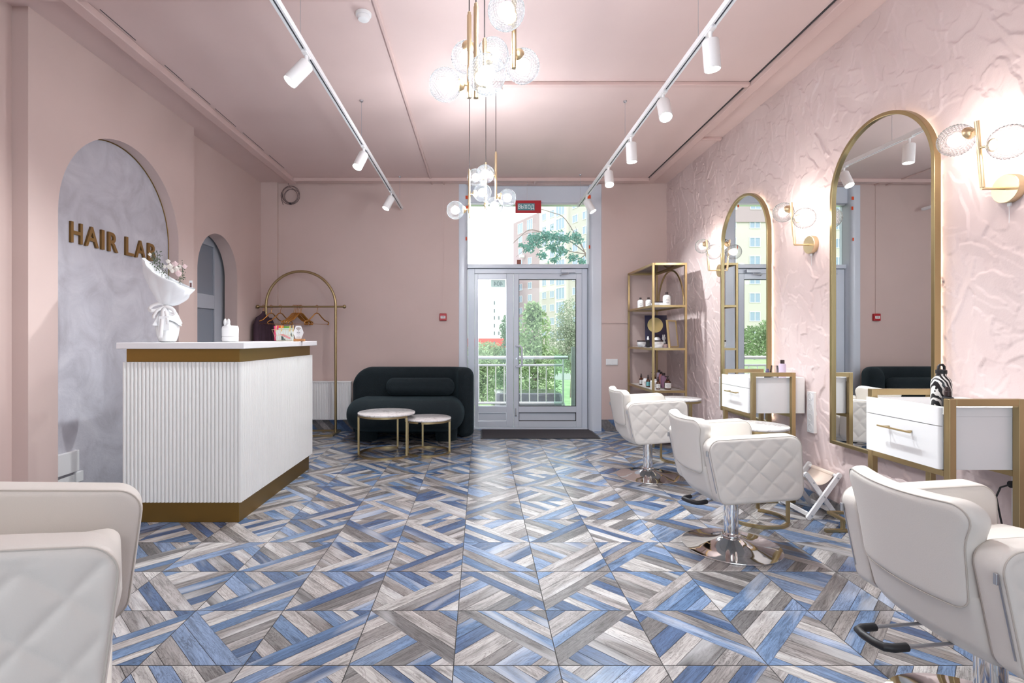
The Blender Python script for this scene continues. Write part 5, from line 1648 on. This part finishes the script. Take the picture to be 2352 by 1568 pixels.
bottle('serum_bottle', 'small black spray bottle on the middle shelf', on(1488.5, 6.35, Z2), 0.021, 0.135, BLACK, 'spray', None, capmat=BOT)
bottle('cream_jar', 'white wide jar with dark lid in front of the dark panel', on(1512, 6.10, Z2), 0.055, 0.088, BOT, 'jar', LABW, cat='jar')
bottle('serum_bottle', 'squat white flask behind the wide jar on the middle shelf', on(1509.5, 6.38, Z2), 0.038, 0.155, BOT, 'cap', None)
t = thing('figurine', 'small white rabbit figurine standing on the middle shelf', 'figurine', on(1524.5, 6.35, Z2), 0)
m = MB().sphere((0, 0, 0.045), 0.026, 16, 10, (1, 0.9, 1.7)); m.build('body', WHITEM, t)
m = MB().sphere((0, -0.005, 0.108), 0.023, 16, 10); m.build('head', WHITEM, t)
for s in (-1, 1): MB().sphere((s * 0.010, 0, 0.138), 0.008, 10, 8, (1, 0.8, 2.4)).build('ear', WHITEM, t)
bottle('cream_jar', 'small pale pink jar at the foot of the dark panel', on(1527.5, 6.12, Z2), 0.026, 0.05, plain('pale_pink_jar', srgb(228, 198, 196), 0.4), 'tube', None, cat='jar')
NAVY = plain('dark_navy_panel', srgb(34, 26, 62), 0.4)
GOLDF = plain('gold_foil', (0.48, 0.40, 0.20, 1), 0.32, 0.9, bump=0.6, bscale=40)
t = thing('display_panel', 'dark navy panel with gold disc leaning on the middle shelf', 'display panel', on(1508, 6.60, Z2), R(-8))
lean = 0.14
MB().prism([(-0.135, 0), (0.135, 0), (0.135, 0.40), (-0.135, 0.40)], lambda a, b: (a, b * lean, b + 0.002), lambda a, b: (a, b * lean + 0.012, b + 0.002)).build('board', NAVY, t, smooth=0)
MB().prism([(0.095 * math.cos(2 * PI * k / 48), 0.275 + 0.095 * math.sin(2 * PI * k / 48)) for k in range(48)], lambda a, b: (a - 0.01, b * lean - 0.003, b + 0.002), lambda a, b: (a - 0.01, b * lean - 0.0005, b + 0.002)).build('gold_disc', GOLDF, t, smooth=0)
t = thing('picture_frame', 'gold framed certificate leaning at the wall end of the shelf', 'picture frame', (2.255, 6.10, Z2), R(44))
FR = plain('pale_gold_frame', (0.72, 0.55, 0.26, 1), 0.4, 0.6)
PRT = plain('certificate_print', srgb(196, 188, 188), 0.3)
def lp(off): return lambda a, b: (a, b * 0.10 - off, b + 0.002)
m = MB()
for q in ([(-0.11, 0), (0.11, 0), (0.11, 0.016), (-0.11, 0.016)], [(-0.11, 0.304), (0.11, 0.304), (0.11, 0.32), (-0.11, 0.32)], [(-0.11, 0.016), (-0.094, 0.016), (-0.094, 0.304), (-0.11, 0.304)], [(0.094, 0.016), (0.11, 0.016), (0.11, 0.304), (0.094, 0.304)]):
    m.prism(q, lp(0.010), lp(-0.012))
m.build('frame', FR, t, smooth=0)
MB().prism([(-0.094, 0.016), (0.094, 0.016), (0.094, 0.304), (-0.094, 0.304)], lp(0.002), lp(-0.006)).build('print', PRT, t, smooth=0)
bottle('dropper_bottle', 'amber dropper bottle furthest from the wall on the lower shelf', on(1472.5, 6.66, Z3), 0.024, 0.145, AMBER, 'dropper', LABW)
bottle('cream_jar', 'white tub beside the first dropper bottle on the lower shelf', on(1482, 6.58, Z3), 0.036, 0.088, BOT, 'tube', LABW, capmat=BOT, cat='jar')
bottle('dropper_bottle', 'amber dropper bottle with turquoise label on the lower shelf', on(1488.5, 6.36, Z3), 0.024, 0.150, AMBER, 'dropper', LABT)
bottle('pump_bottle', 'amber pump bottle half hidden by the shelf post', on(1501.5, 6.62, Z3), 0.032, 0.165, AMBER, 'pump', None)
bottle('cream_jar', 'large white tub in the middle of the lower shelf', on(1503, 6.25, Z3), 0.048, 0.105, BOT, 'tube', LABW, capmat=BOT, cat='jar')
bottle('dropper_bottle', 'amber dropper bottle at the front edge of the lower shelf', on(1511.5, 6.07, Z3), 0.024, 0.148, AMBER, 'dropper', LABW)
bottle('shampoo_bottle', 'pale lilac bottle with dark cap at the back of the lower shelf', on(1513.5, 6.74, Z3), 0.030, 0.185, LILAC, 'tube', None)
bottle('shampoo_bottle', 'pink bottle between the lilac and mauve bottles, lower shelf', on(1518.5, 6.55, Z3), 0.028, 0.175, PINKB, 'tube', None)
bottle('shampoo_bottle', 'mauve bottle with dark cap behind the amber pump bottle', on(1524, 6.30, Z3), 0.034, 0.175, MAUVE, 'tube', None)
bottle('pump_bottle', 'amber pump bottle with white label at the wall end of the shelf', on(1533.5, 6.07, Z3), 0.038, 0.155, AMBER, 'pump', LABW)

# things on the stations
def zebra_mat():
    m = NT('zebra_print').set(Roughness=0.3)
    co = m.coord('Object', (1, 1, 1), (0.5, 0.4, 0))
    w = m.node('ShaderNodeTexWave', Scale=21.0, Distortion=6.5, Detail=1.5); w.inputs['Detail Scale'].default_value = 1.1
    m.link(co, w.inputs['Vector'])
    m.link(m.ramp(w.outputs['Fac'], [(0.40, srgb(236, 232, 226)), (0.46, (0.01, 0.01, 0.012, 1))]), m.b.inputs['Base Color'])
    return m.m
y_ = 2.385
t = thing('drinks_bottle', 'zebra striped drinks bottle standing on the near station', 'bottle', (at(2162, y_), y_, TRAY))
MB().lathe([(0.034, 0), (0.038, 0.004), (0.038, 0.135), (0.034, 0.152), (0.024, 0.166), (0.019, 0.172), (0.019, 0.180)], (0, 0, 0), 40).build('body', zebra_mat(), t, smooth=60)
m = MB().lathe([(0.021, 0.1805), (0.021, 0.196), (0.015, 0.199)], (0, 0, 0), 28)
m.tube([(-0.014, 0, 0.196), (-0.013, 0, 0.212), (-0.006, 0, 0.220), (0.006, 0, 0.220), (0.013, 0, 0.212), (0.014, 0, 0.196)], 0.0055, 10)
m.build('loop_cap', BLACK, t)
bottle('spray_bottle', 'black spray bottle in front of the zebra drinks bottle', (at(2177, 2.322), 2.322, TRAY), 0.021, 0.125, BLACK, 'spray', plain('lilac_grey_label', srgb(60, 56, 64), 0.5), group=None)
y_ = 4.13
bottle('shampoo_bottle', 'tall lilac bottle with black cap on the far station', (at(1797, y_), y_, TRAY), 0.026, 0.168, LILAC, 'tube', None, group=None)
bottle('spray_bottle', 'small black bottle with lilac cap on the far station', (at(1763, 4.10), 4.10, TRAY), 0.024, 0.10, BLACK, 'spray', None, group=None, capmat=plain('dusky_cap', srgb(96, 88, 120), 0.4))
t = thing('glass_goblet', 'clear glass between the black and lilac bottles on the far station', 'glass', (at(1779, 4.24), 4.24, TRAY))
MB().lathe([(0.022, 0), (0.030, 0.02), (0.034, 0.06), (0.028, 0.10), (0.026, 0.118), (0.024, 0.118), (0.026, 0.10), (0.032, 0.06), (0.028, 0.022), (0.001, 0.006)], (0, 0, 0), 32, cap=False).build('bowl', CRYSTAL, t)

# socket strips on the stucco wall
def strip(label, y, z0=0.54, z1=0.845, plug=False):
    t = thing('socket_strip', label, 'socket strip', (XR, y, z0), 0, 'white vertical socket strips')
    h = z1 - z0
    MB().box(-0.016, 0.020, -0.041, 0.041, 0, h).build('plate', WHITE, t, smooth=0, bevel=0.003)
    for k in range(4):
        z = h * (k + 0.5) / 4
        MB().lathe([(0.027, -0.0162), (0.027, -0.018), (0.023, -0.0175), (0.022, -0.008), (0.0, -0.008)], (0, 0, z), 24, 'x', cap=False).build('socket_well', WHITEM, t)
    return t
strip('vertical white socket strip left of the far styling station', 5.36)
strip('vertical white socket strip between the two styling stations', 3.905)
strip('vertical white socket strip half hidden behind the near station leg', 2.385, 0.355, 0.660)
t = thing('power_plug', 'black plug and cable in the strip behind the near station', 'plug', (XR - 0.017, 2.385, 0.58))
MB().tube([(0, 0, 0), (-0.045, 0, 0)], 0.016, 14).build('plug_body', BLACK, t)
MB().tube([(-0.045, 0, 0), (-0.085, 0.005, -0.015), (-0.10, 0.01, -0.06), (-0.07, 0.02, -0.16), (-0.03, 0.03, -0.30), (-0.03, 0.03, -0.62)], 0.004, 8).build('cable', BLACK, t)

# folding stool and gold footrest below the mirrors
def build_stool():
    x0, x1, y0, y1, h = 2.252, 2.462, 3.60, 3.905, 0.305
    WP = plain('white_painted_wood', srgb(232, 230, 230), 0.45)
    CAN = plain('cream_canvas', srgb(228, 210, 196), 0.8)
    t = thing('folding_stool', 'white wooden folding stool with cream canvas seat by the wall', 'stool', (x0, y0, 0))
    w = x1 - x0; L = y1 - y0
    for y, nm in ((0.0, 0), (L, 1)):
        for k, (xa, xb) in enumerate(((0.0, w), (w, 0.0))):
            yy = y + (0.012 if k else -0.012) * (1 if nm == 0 else -1)
            m = MB().bar((xa, yy, 0.012), (xb, yy, h), 0.020, 0.034, (0, 1, 0)) if False else MB()
            a = Vector((xa, yy, 0.014)); b = Vector((xb, yy, h))
            d = (b - a).normalized(); s = Vector((d.z, 0, -d.x)) * 0.016
            pr = []
            for kk in range(9): ang = PI * kk / 8; pr.append(a + s * math.cos(ang) - d * 0.016 * math.sin(ang))
            for kk in range(9): ang = PI * kk / 8; pr.append(b - s * math.cos(ang) + d * 0.016 * math.sin(ang))
            m.prism([(p.x, p.z) for p in pr], lambda p, q: (p, yy - 0.009, q), lambda p, q: (p, yy + 0.009, q))
            m.build('leg', WP, t, smooth=0, bevel=0.001)
    for x in (0.0, w):
        MB().tube([(x, 0.0, h - 0.012), (x, L, h - 0.012)], 0.0125, 14).build('top_rail', WP, t)
        MB().box(x - 0.008, x + 0.008, 0.0, L, 0.022, 0.048).build('foot_rail', WP, t, smooth=0)
    m = MB(); vs = []
    ya, yb = 0.035, L - 0.035; n = 18
    for k in range(n + 1):
        u = k / n; x = w * u; z = h + 0.003 - 0.085 * (4 * u * (1 - u)) ** 0.8
        for y in (ya, yb): vs.append((x, y, z))
    m.add(vs, [(2 * k, 2 * k + 2, 2 * k + 3, 2 * k + 1) for k in range(n)])
    for x in (0.0, w): m.lathe([(0.0150, ya), (0.0150, yb)], (x, 0, h - 0.012), 16, 'y')
    o = m.build('canvas_seat', CAN, t, smooth=60)
    sd = o.modifiers.new('cloth_thickness', 'SOLIDIFY'); sd.thickness = 0.003
    for x, z in ((0.03, h - 0.05), (w - 0.012, h - 0.018), (w / 2, 0.158), (0.018, 0.03)):
        MB().lathe([(0.005, -0.0275), (0.005, -0.021)], (x, 0.0, z), 10, 'y').build('bolt', STEEL, t)
build_stool()
t = thing('footrest', 'low gold footrest frame on the floor beside the folding stool', 'footrest', (2.33, 3.36, 0))
m = MB(); b = 0.009
m.box(-0.115, 0.12, -0.011, 0.011, 0, 0.020)
m.build('floor_bar', GOLD, t, smooth=0, bevel=0.002)
m = MB()
m.box(-0.012, 0.010, -0.30, 0.14, 0.072, 0.092); m.box(0.010, 0.13, 0.118, 0.14, 0.072, 0.092); m.box(0.010, 0.13, -0.30, -0.278, 0.072, 0.092)
m.box(-0.012, 0.010, -0.011, 0.011, 0.0205, 0.072)
m.build('foot_bar', GOLD, t, smooth=0, bevel=0.002)
# ------------------------------------------------------------------ outside the door
GZ = -1.5
PAVE = plain('pale_paving', srgb(176, 174, 170), 0.8, var=0.06)
GRASSM = plain('lawn', srgb(166, 192, 142), 0.9, var=0.25, vscale=1.5)
struct(MB().box(-14, 6.0, 7.26, 9.25, -0.2, -0.02).build('entrance_terrace', PAVE, smooth=0))
struct(MB().box(-160, 160, 9.25, 300, GZ - 0.2, GZ).build('lawn_ground', GRASSM, smooth=0))
struct(MB().box(-160, 160, 34, 40, GZ, GZ + 0.02).build('street_path', PAVE, smooth=0))
t = thing('terrace_railing', 'steel railing with balusters outside the glass door', 'railing', (0, 9.0, 0))
xa, xb = -13.0, 1.42
MB().tube([(xa, 0, 0.905), (xb + 0.08, 0, 0.905)], 0.030, 14).build('hand_rail', ALU, t)
MB().tube([(xa, 0, 0.775), (xb, 0, 0.775)], 0.020, 12).build('upper_rail', ALU, t)
MB().tube([(xa, 0, 0.125), (xb, 0, 0.125)], 0.020, 12).build('lower_rail', ALU, t)
k = 0
x = xb
while x > xa:
    MB().tube([(x, 0, 0.125), (x, 0, 0.775)], 0.009, 8).build('baluster', ALU, t)
    x -= 0.145
for x in (xb, -1.8, -5.0, -8.0, -11.0): MB().tube([(x, 0, -0.02), (x, 0, 0.905)], 0.018, 10).build('rail_post', ALU, t)
t = thing('wind_screen', 'green glass wind screen on a grey post at the railing end', 'glass screen', (1.45, 8.95, 0))
MB().box(-0.21, 0.06, -0.15, -0.14, -0.02, 0.965).build('glass_sheet', GLASSG, t, smooth=0)
MB().box(0.06, 0.16, -0.20, -0.19, -0.02, 1.10).build('narrow_glass_sheet', GLASSG, t, smooth=0)
MB().box(0.10, 0.20, -0.10, 0.0, -0.02, 1.09).build('post', plain('grey_post_paint', srgb(150, 152, 154), 0.5), t, smooth=0)

# parked car just below the terrace
def build_car():
    BODY = plain('dark_blue_car_paint', srgb(44, 50, 60), 0.2, coat=0.6)
    GL = plain('dark_car_glass', srgb(30, 36, 42), 0.08)
    t = thing('parked_car', 'dark car parked below the terrace railing outside', 'car', (1.15, 13.3, GZ))
    side = [(-2.0, 0.30), (2.0, 0.30), (2.05, 0.62), (1.75, 0.88), (0.95, 0.96), (0.45, 1.40), (-0.85, 1.43), (-1.55, 1.00), (-1.98, 0.92), (-2.05, 0.55)]
    m = MB(); o = round_poly(side, 0.09, 4)
    m.prism(o, lambda a, b: (-0.85 + 0.12 * max(0, b - 0.9), a, b), lambda a, b: (0.85 - 0.12 * max(0, b - 0.9), a, b)).build('car_body', BODY, t, smooth=30, bevel=0.04)
    MB().prism([(-0.95, 1.38), (-1.50, 1.02), (-1.52, 1.04), (-0.97, 1.41)], lambda a, b: (-0.70, a, b), lambda a, b: (0.70, a, b)).build('windscreen', GL, t, smooth=0)
    for s in (-1, 1):
        MB().prism([(-1.30, 1.02), (0.75, 1.02), (0.38, 1.34), (-0.85, 1.36)], lambda a, b: (s * (0.845 - 0.12 * (b - 0.9)), a, b), lambda a, b: (s * (0.855 - 0.12 * (b - 0.9)), a, b)).build('side_window', GL, t, smooth=0)
        for y in (-1.25, 1.25):
            MB().lathe([(0.001, -0.09), (0.20, -0.09), (0.31, -0.10), (0.32, -0.08), (0.32, 0.08), (0.31, 0.10), (0.001, 0.10)], (s * 0.78, y, 0.32), 28, 'x').build('wheel', BLACK, t)
build_car()

# trees
def leaf_cloud(m, rnd, clusters, n, size, flat=0.4):
    for _ in range(n):
        c, r = rnd.choice(clusters)
        while True:
            d = Vector((rnd.uniform(-1, 1), rnd.uniform(-1, 1), rnd.uniform(-1, 1)))
            if 0.2 < d.length <= 1: break
        p = Vector(c) + Vector((d.x * r[0], d.y * r[1], d.z * r[2]))
        a = Vector((rnd.uniform(-1, 1), rnd.uniform(-1, 1), rnd.uniform(-1, 0.5))).normalized()
        b = a.cross(Vector((rnd.uniform(-1, 1), rnd.uniform(-1, 1), rnd.uniform(-1, 1)))).normalized()
        s = size * rnd.uniform(0.6, 1.3)
        m.add([p, p + a * s * 0.5 + b * s * 0.28, p + a * s, p + a * s * 0.5 - b * s * 0.28], [(0, 1, 2, 3)])
def leafmat(name, col, var=0.45):
    m = NT(name).set(Roughness=0.6)
    g = m.n.new('ShaderNodeNewGeometry')
    m.link(m.ramp(g.outputs['Random Per Island'], [(0.0, tuple(c * (1 - var) for c in col[:3])), (1.0, tuple(min(1, c * (1 + var)) for c in col[:3]))]), m.b.inputs['Base Color'])
    tr = m.node('ShaderNodeBsdfTranslucent'); tr.inputs['Color'].default_value = col
    x = m.n.new('ShaderNodeMixShader'); x.inputs[0].default_value = 0.35
    m.link(m.b.outputs[0], x.inputs[1]); m.link(tr.outputs[0], x.inputs[2]); m.link(x.outputs[0], m.out.inputs['Surface'])
    return m.m
BARK = plain('grey_bark', srgb(126, 116, 108), 0.9)
def tree(label, base, clusters, n, size, mat, trunk_r=0.12, seed=1, name='tree'):
    t = thing(name, label, 'tree' if name == 'tree' else 'shrub', base)
    rnd = random.Random(seed)
    m = MB()
    top = max(c[2] for c, r in clusters)
    m.tube([(0, 0, 0), (0.05, 0, top * 0.4), (0, 0, top * 0.9)], [trunk_r, trunk_r * 0.7, trunk_r * 0.2], 10)
    for c, r in clusters: m.tube([(0.0, 0, min(top * 0.35, c[2] * 0.6)), (c[0] * 0.6, c[1] * 0.6, c[2] * 0.85), c], [trunk_r * 0.5, trunk_r * 0.3, trunk_r * 0.1], 7)
    m.build('trunk', BARK, t)
    m = MB(); leaf_cloud(m, rnd, clusters, n, size)
    m.build('foliage', mat, t, smooth=0)
    return t
LG = leafmat('fresh_green_leaves', srgb(150, 174, 130)); LD = leafmat('deep_green_leaves', srgb(120, 146, 118)); LS = leafmat('silvery_leaves', srgb(156, 168, 148)); LW = leafmat('willow_leaves', srgb(164, 184, 146)); LT = leafmat('bluish_green_leaves', srgb(96, 142, 130))
Yt = 17.0
tree('leafy bright green tree in the middle of the door glass', (at(1228, Yt), Yt, GZ), [((0.0, 0, 3.0), (0.55, 0.5, 0.8)), ((-0.25, 0, 2.3), (0.6, 0.6, 0.7)), ((0.35, 0, 1.95), (0.65, 0.6, 0.55)), ((-0.35, 0, 1.35), (0.55, 0.5, 0.6)), ((0.3, 0, 1.0), (0.6, 0.5, 0.6)), ((-0.1, 0, 0.5), (0.6, 0.5, 0.45)), ((-0.05, 0, 3.5), (0.3, 0.3, 0.45))], 8000, 0.11, LG, 0.05, 2)
Yt = 24.0
tree('silvery green dense tree right of the bright tree outside', (at(1312, Yt), Yt, GZ), [((0.0, 0, 3.6), (0.75, 0.7, 1.0)), ((-0.35, 0, 2.6), (0.8, 0.7, 0.8)), ((0.45, 0, 2.7), (0.8, 0.7, 0.9)), ((0.0, 0, 1.7), (0.9, 0.7, 0.6))], 7500, 0.10, LS, 0.07, 3)
Yt = 40.0
tree('rounded yellow-green tree before the red band of the white building', (at(1126, Yt), Yt, GZ), [((-0.1, 0, 1.75), (1.0, 1.0, 0.75)), ((0.7, 0, 1.4), (0.7, 0.8, 0.7)), ((-0.8, 0, 1.3), (0.8, 0.8, 0.7))], 5000, 0.14, LG, 0.09, 4)
Yt = 22.0
tree('drooping willow-like tree behind the narrow door leaf', (at(1108, Yt), Yt, GZ), [((-0.2, 0, 1.5), (0.75, 0.6, 1.1)), ((0.25, 0, 1.0), (0.55, 0.6, 1.0)), ((-0.5, 0, 0.9), (0.6, 0.6, 1.0))], 6000, 0.12, LW, 0.06, 5)
Yt = 20.0
tree('dark green tree beside the middle door stile', (at(1164, Yt), Yt, GZ), [((0.1, 0, 3.1), (0.35, 0.4, 0.6)), ((0.15, 0, 2.2), (0.4, 0.4, 0.7)), ((0.0, 0, 1.3), (0.5, 0.4, 0.6))], 4200, 0.10, LD, 0.05, 6)
tree('bushy green tree seen only in the smaller mirror', (-20.5, 44, GZ), [((0, 0, 3.2), (2.2, 1.5, 1.5)), ((2.2, 0, 2.4), (1.6, 1.5, 1.4)), ((-2.2, 0, 2.4), (1.6, 1.5, 1.4))], 5000, 0.28, LG, 0.12, 8)
tree('row of low bluish bushes at the foot of the railing', (0.1, 9.95, GZ), [((-0.8, 0, 1.15), (0.5, 0.3, 0.3)), ((0.0, 0, 1.12), (0.5, 0.3, 0.3)), ((-0.4, 0, 1.0), (0.6, 0.3, 0.4))], 1600, 0.09, LD, 0.03, 9, 'shrub')
# branch hanging in front of the upper glazing
def build_branch():
    Y0 = 11.0
    base = Vector((at(1352, Y0), Y0, GZ))
    t = thing('street_tree', 'near tree whose leafy branch crosses the glazing above the door', 'tree', base)
    rnd = random.Random(12)
    def W(px, py, dy=0.0): 
        return Vector((at(px, Y0 + dy), Y0 + dy, zat(py, Y0 + dy))) - base
    m = MB()
    m.tube([(0.55, 0.1, 0), (0.4, 0.05, 2.0), W(1356, 620), W(1344, 580)], [0.10, 0.08, 0.03, 0.018], 10)
    ribs = [[(1344, 580), (1312, 556), (1285, 546), (1245, 532), (1200, 540), (1175, 562)], [(1344, 583), (1310, 577), (1270, 568), (1240, 560)], [(1343, 578), (1330, 548), (1322, 520)], [(1344, 585), (1325, 596), (1300, 588)],
            [(1344, 580), (1300, 505), (1268, 488), (1225, 478), (1180, 485), (1160, 500)], [(1245, 533), (1215, 528), (1190, 548), (1165, 572)], [(1250, 545), (1220, 562), (1185, 590)]]
    for rb in ribs:
        pts = [W(a, b, 0.1 * math.sin(i)) for i, (a, b) in enumerate(rb)]
        sm = []
        for i in range(len(pts) - 1):
            p0, p1, p2, p3 = pts[max(i - 1, 0)], pts[i], pts[i + 1], pts[min(i + 2, len(pts) - 1)]
            for k in range(5):
                u = k / 5
                sm.append(0.5 * (2 * p1 + (p2 - p0) * u + (2 * p0 - 5 * p1 + 4 * p2 - p3) * u * u + (3 * p1 - p0 - 3 * p2 + p3) * u ** 3))
        sm.append(pts[-1])
        m.tube(sm, [0.011 * (1 - 0.8 * i / (len(sm) - 1)) for i in range(len(sm))], 7)
    m.build('branches', BARK, t)
    m = MB()
    cl = [((1245, 545), 14), ((1262, 540), 16), ((1228, 556), 14), ((1215, 570), 9), ((1280, 545), 16), ((1300, 545), 13), ((1270, 566), 13), ((1245, 585), 8), ((1290, 575), 12), ((1275, 595), 9), ((1330, 550), 9), ((1322, 540), 8), ((1338, 600), 8), ((1315, 590), 10), ((1200, 562), 6), ((1222, 545), 9)]
    for (c, r) in cl:
        for _ in range(int(r * 8)):
            q = W(c[0] + rnd.gauss(0, r * 0.62), c[1] + rnd.gauss(0, r * 0.42), rnd.uniform(-0.15, 0.15))
            a = Vector((rnd.uniform(-1, 1), rnd.uniform(-0.6, 0.6), rnd.uniform(-1, 0.3))).normalized(); b = a.cross(Vector((0.1, 1, 0.1))).normalized()
            s = rnd.uniform(0.04, 0.10)
            m.add([q, q + a * s * 0.3 + b * s * 0.15, q + a * s * 0.6 + b * s * 0.12, q + a * s, q + a * s * 0.6 - b * s * 0.12, q + a * s * 0.3 - b * s * 0.15], [(0, 1, 2, 3, 4, 5)])
    m.build('leaves', LT, t, smooth=0)
build_branch()

# apartment blocks
WINM = plain('pale_window_glass', srgb(150, 168, 188), 0.15)
WINF = plain('white_window_frame', srgb(216, 220, 224), 0.5)
def facade_window(parent, M, u, z, w, h, mull=1, name='window'):
    """window on a facade: M maps (u, depth, z) to world minus the parent's origin"""
    f = MB()
    t = 0.10
    for (a, b, c, d) in ((u - w / 2, u - w / 2 + t, z, z + h), (u + w / 2 - t, u + w / 2, z, z + h), (u - w / 2 + t, u + w / 2 - t, z, z + t), (u - w / 2 + t, u + w / 2 - t, z + h - t, z + h)):
        f.prism([(a, c), (b, c), (b, d), (a, d)], lambda p, q: M(p, -0.08, q), lambda p, q: M(p, 0.05, q))
    for k in range(mull):
        x = u - w / 2 + w * (k + 1) / (mull + 1)
        f.prism([(x - 0.05, z + t), (x + 0.05, z + t), (x + 0.05, z + h - t), (x - 0.05, z + h - t)], lambda p, q: M(p, -0.07, q), lambda p, q: M(p, 0.05, q))
    o = f.build(name, WINF, parent, smooth=0)
    MB().prism([(u - w / 2 + t, z + t), (u + w / 2 - t, z + t), (u + w / 2 - t, z + h - t), (u - w / 2 + t, z + h - t)], lambda p, q: M(p, -0.02, q), lambda p, q: M(p, 0.02, q)).build('pane', WINM, o, smooth=0)
def build_block():
    org = Vector((7.4, 118.0, GZ))
    t = thing('apartment_building', 'tall pink and cream apartment block receding beyond the trees', 'building', org)
    d = Vector((0.40, -0.92, 0)).normalized(); nrm = Vector((-d.y, d.x, 0))
    if nrm.y > 0: nrm = -nrm
    def M(u, dep, z): return d * u - nrm * dep + Vector((0, 0, z))       # depth grows away from the street
    PKF = plain('dusty_pink_facade', srgb(176, 158, 162), 0.8); CRF = plain('cream_facade', srgb(210, 207, 200), 0.8); TNF = plain('beige_facade', srgb(190, 186, 180), 0.8)
    H = 28.5
    def wall(name, u0, u1, z0, z1, mat, dep=0.0):
        MB().prism([(u0, z0), (u1, z0), (u1, z1), (u0, z1)], lambda a, b: M(a, dep, b), lambda a, b: M(a, dep + 8, b)).build(name, mat, t, smooth=0)
    wall('pink_wall', 0.0, 12.2, 0, H, PKF)
    wall('cream_wall', 12.2, 19.0, 12.0, H + 1.5, CRF, -0.3); wall('beige_base', 12.2, 19.0, 0, 11.99, TNF, -0.3)
    wall('balcony_bay', 19.0, 23.0, 0, H + 1.5, CRF, -0.8)
    wall('right_wall', 23.0, 48.0, 0, H + 1.5, TNF, -0.3)
    for r in range(10):
        z = 2.6 + r * 2.62
        top = r == 9
        for u in (3.4, 7.7):
            if z < H - 2: facade_window(t, M, u, z - (0.6 if top else 0), 2.4 if top else 1.7, 2.3 if top else 1.45, 2 if top else 1)
        for u in (14.2, 17.2):
            facade_window(t, lambda a, b, c: M(a, b - 0.3, c), u, z, 1.6, 1.45, 1)
        facade_window(t, lambda a, b, c: M(a, b - 0.8, c), 21.0, z - 0.5, 3.0, 2.2, 2)
        for u in (25.2, 28.4):
            facade_window(t, lambda a, b, c: M(a, b - 0.3, c), u, z, 1.8, 1.45, 1)
    AC = plain('grey_air_unit', srgb(220, 220, 220), 0.5)
    for u, z in ((5.4, 20.0), (15.8, 17.4), (18.2, 22.6), (26.8, 15.0)):
        MB().prism([(u - 0.4, z), (u + 0.4, z), (u + 0.4, z + 0.6), (u - 0.4, z + 0.6)], lambda a, b: M(a, -1.2, b), lambda a, b: M(a, -0.3, b)).build('air_conditioner', AC, t, smooth=0)
build_block()
def build_white_block():
    org = Vector((0.0, 112.0, GZ))
    t = thing('apartment_building', 'white building with red ground floor band behind the narrow leaf', 'building', org)
    WF = plain('white_facade', srgb(236, 238, 240), 0.8); RF = plain('red_facade_band', srgb(218, 96, 88), 0.8)
    MB().box(-9, 6.5, 0, 12, 2.55, 15.8).build('upper_wall', WF, t, smooth=0)
    MB().box(-9, 6.5, -0.1, 12, 0, 2.54).build('red_base', RF, t, smooth=0)
    M = lambda u, dep, z: Vector((u, dep, z))
    for u, zs in ((2.95, (3.3, 4.9, 6.6, 8.1, 9.8)), (3.9, (3.3, 6.6))):
        for z in zs: MB().box(u - 0.16, u + 0.16, -0.05, 0.05, z, z + 0.75).build('slit_window', plain('grey_slit_glass', srgb(120, 126, 132), 0.3) if 'grey_slit_glass' not in bpy.data.materials else bpy.data.materials['grey_slit_glass'], t, smooth=0)
    for u in (-0.7, 2.95, 5.3):
        MB().box(u - 0.2, u + 0.2, -0.15, 0.0, 1.1, 1.9).build('base_window', bpy.data.materials['grey_slit_glass'], t, smooth=0)
build_white_block()
def build_mirror_block():
    org = Vector((-40.0, 76.0, GZ))
    t = thing('apartment_building', 'beige apartment block visible only in the smaller mirror', 'building', org)
    TNF = plain('tan_facade', srgb(200, 195, 187), 0.8); PKF = bpy.data.materials['dusty_pink_facade']
    MB().box(-22, 22, 0, 10, 0, 19.5).build('beige_wall', TNF, t, smooth=0)
    MB().box(-22, 22, -0.2, 10, 19.51, 30).build('pink_upper_wall', PKF, t, smooth=0)
    M = lambda u, dep, z: Vector((u, dep, z))
    for r in range(9):
        for u in (-9, -5.5, -2, 1.5, 5, 8.5, 12):
            facade_window(t, (lambda a, b, c: M(a, b - 0.2, c)) if r >= 7 else M, u, 2.4 + r * 2.7, 1.6, 1.45, 1)
build_mirror_block()
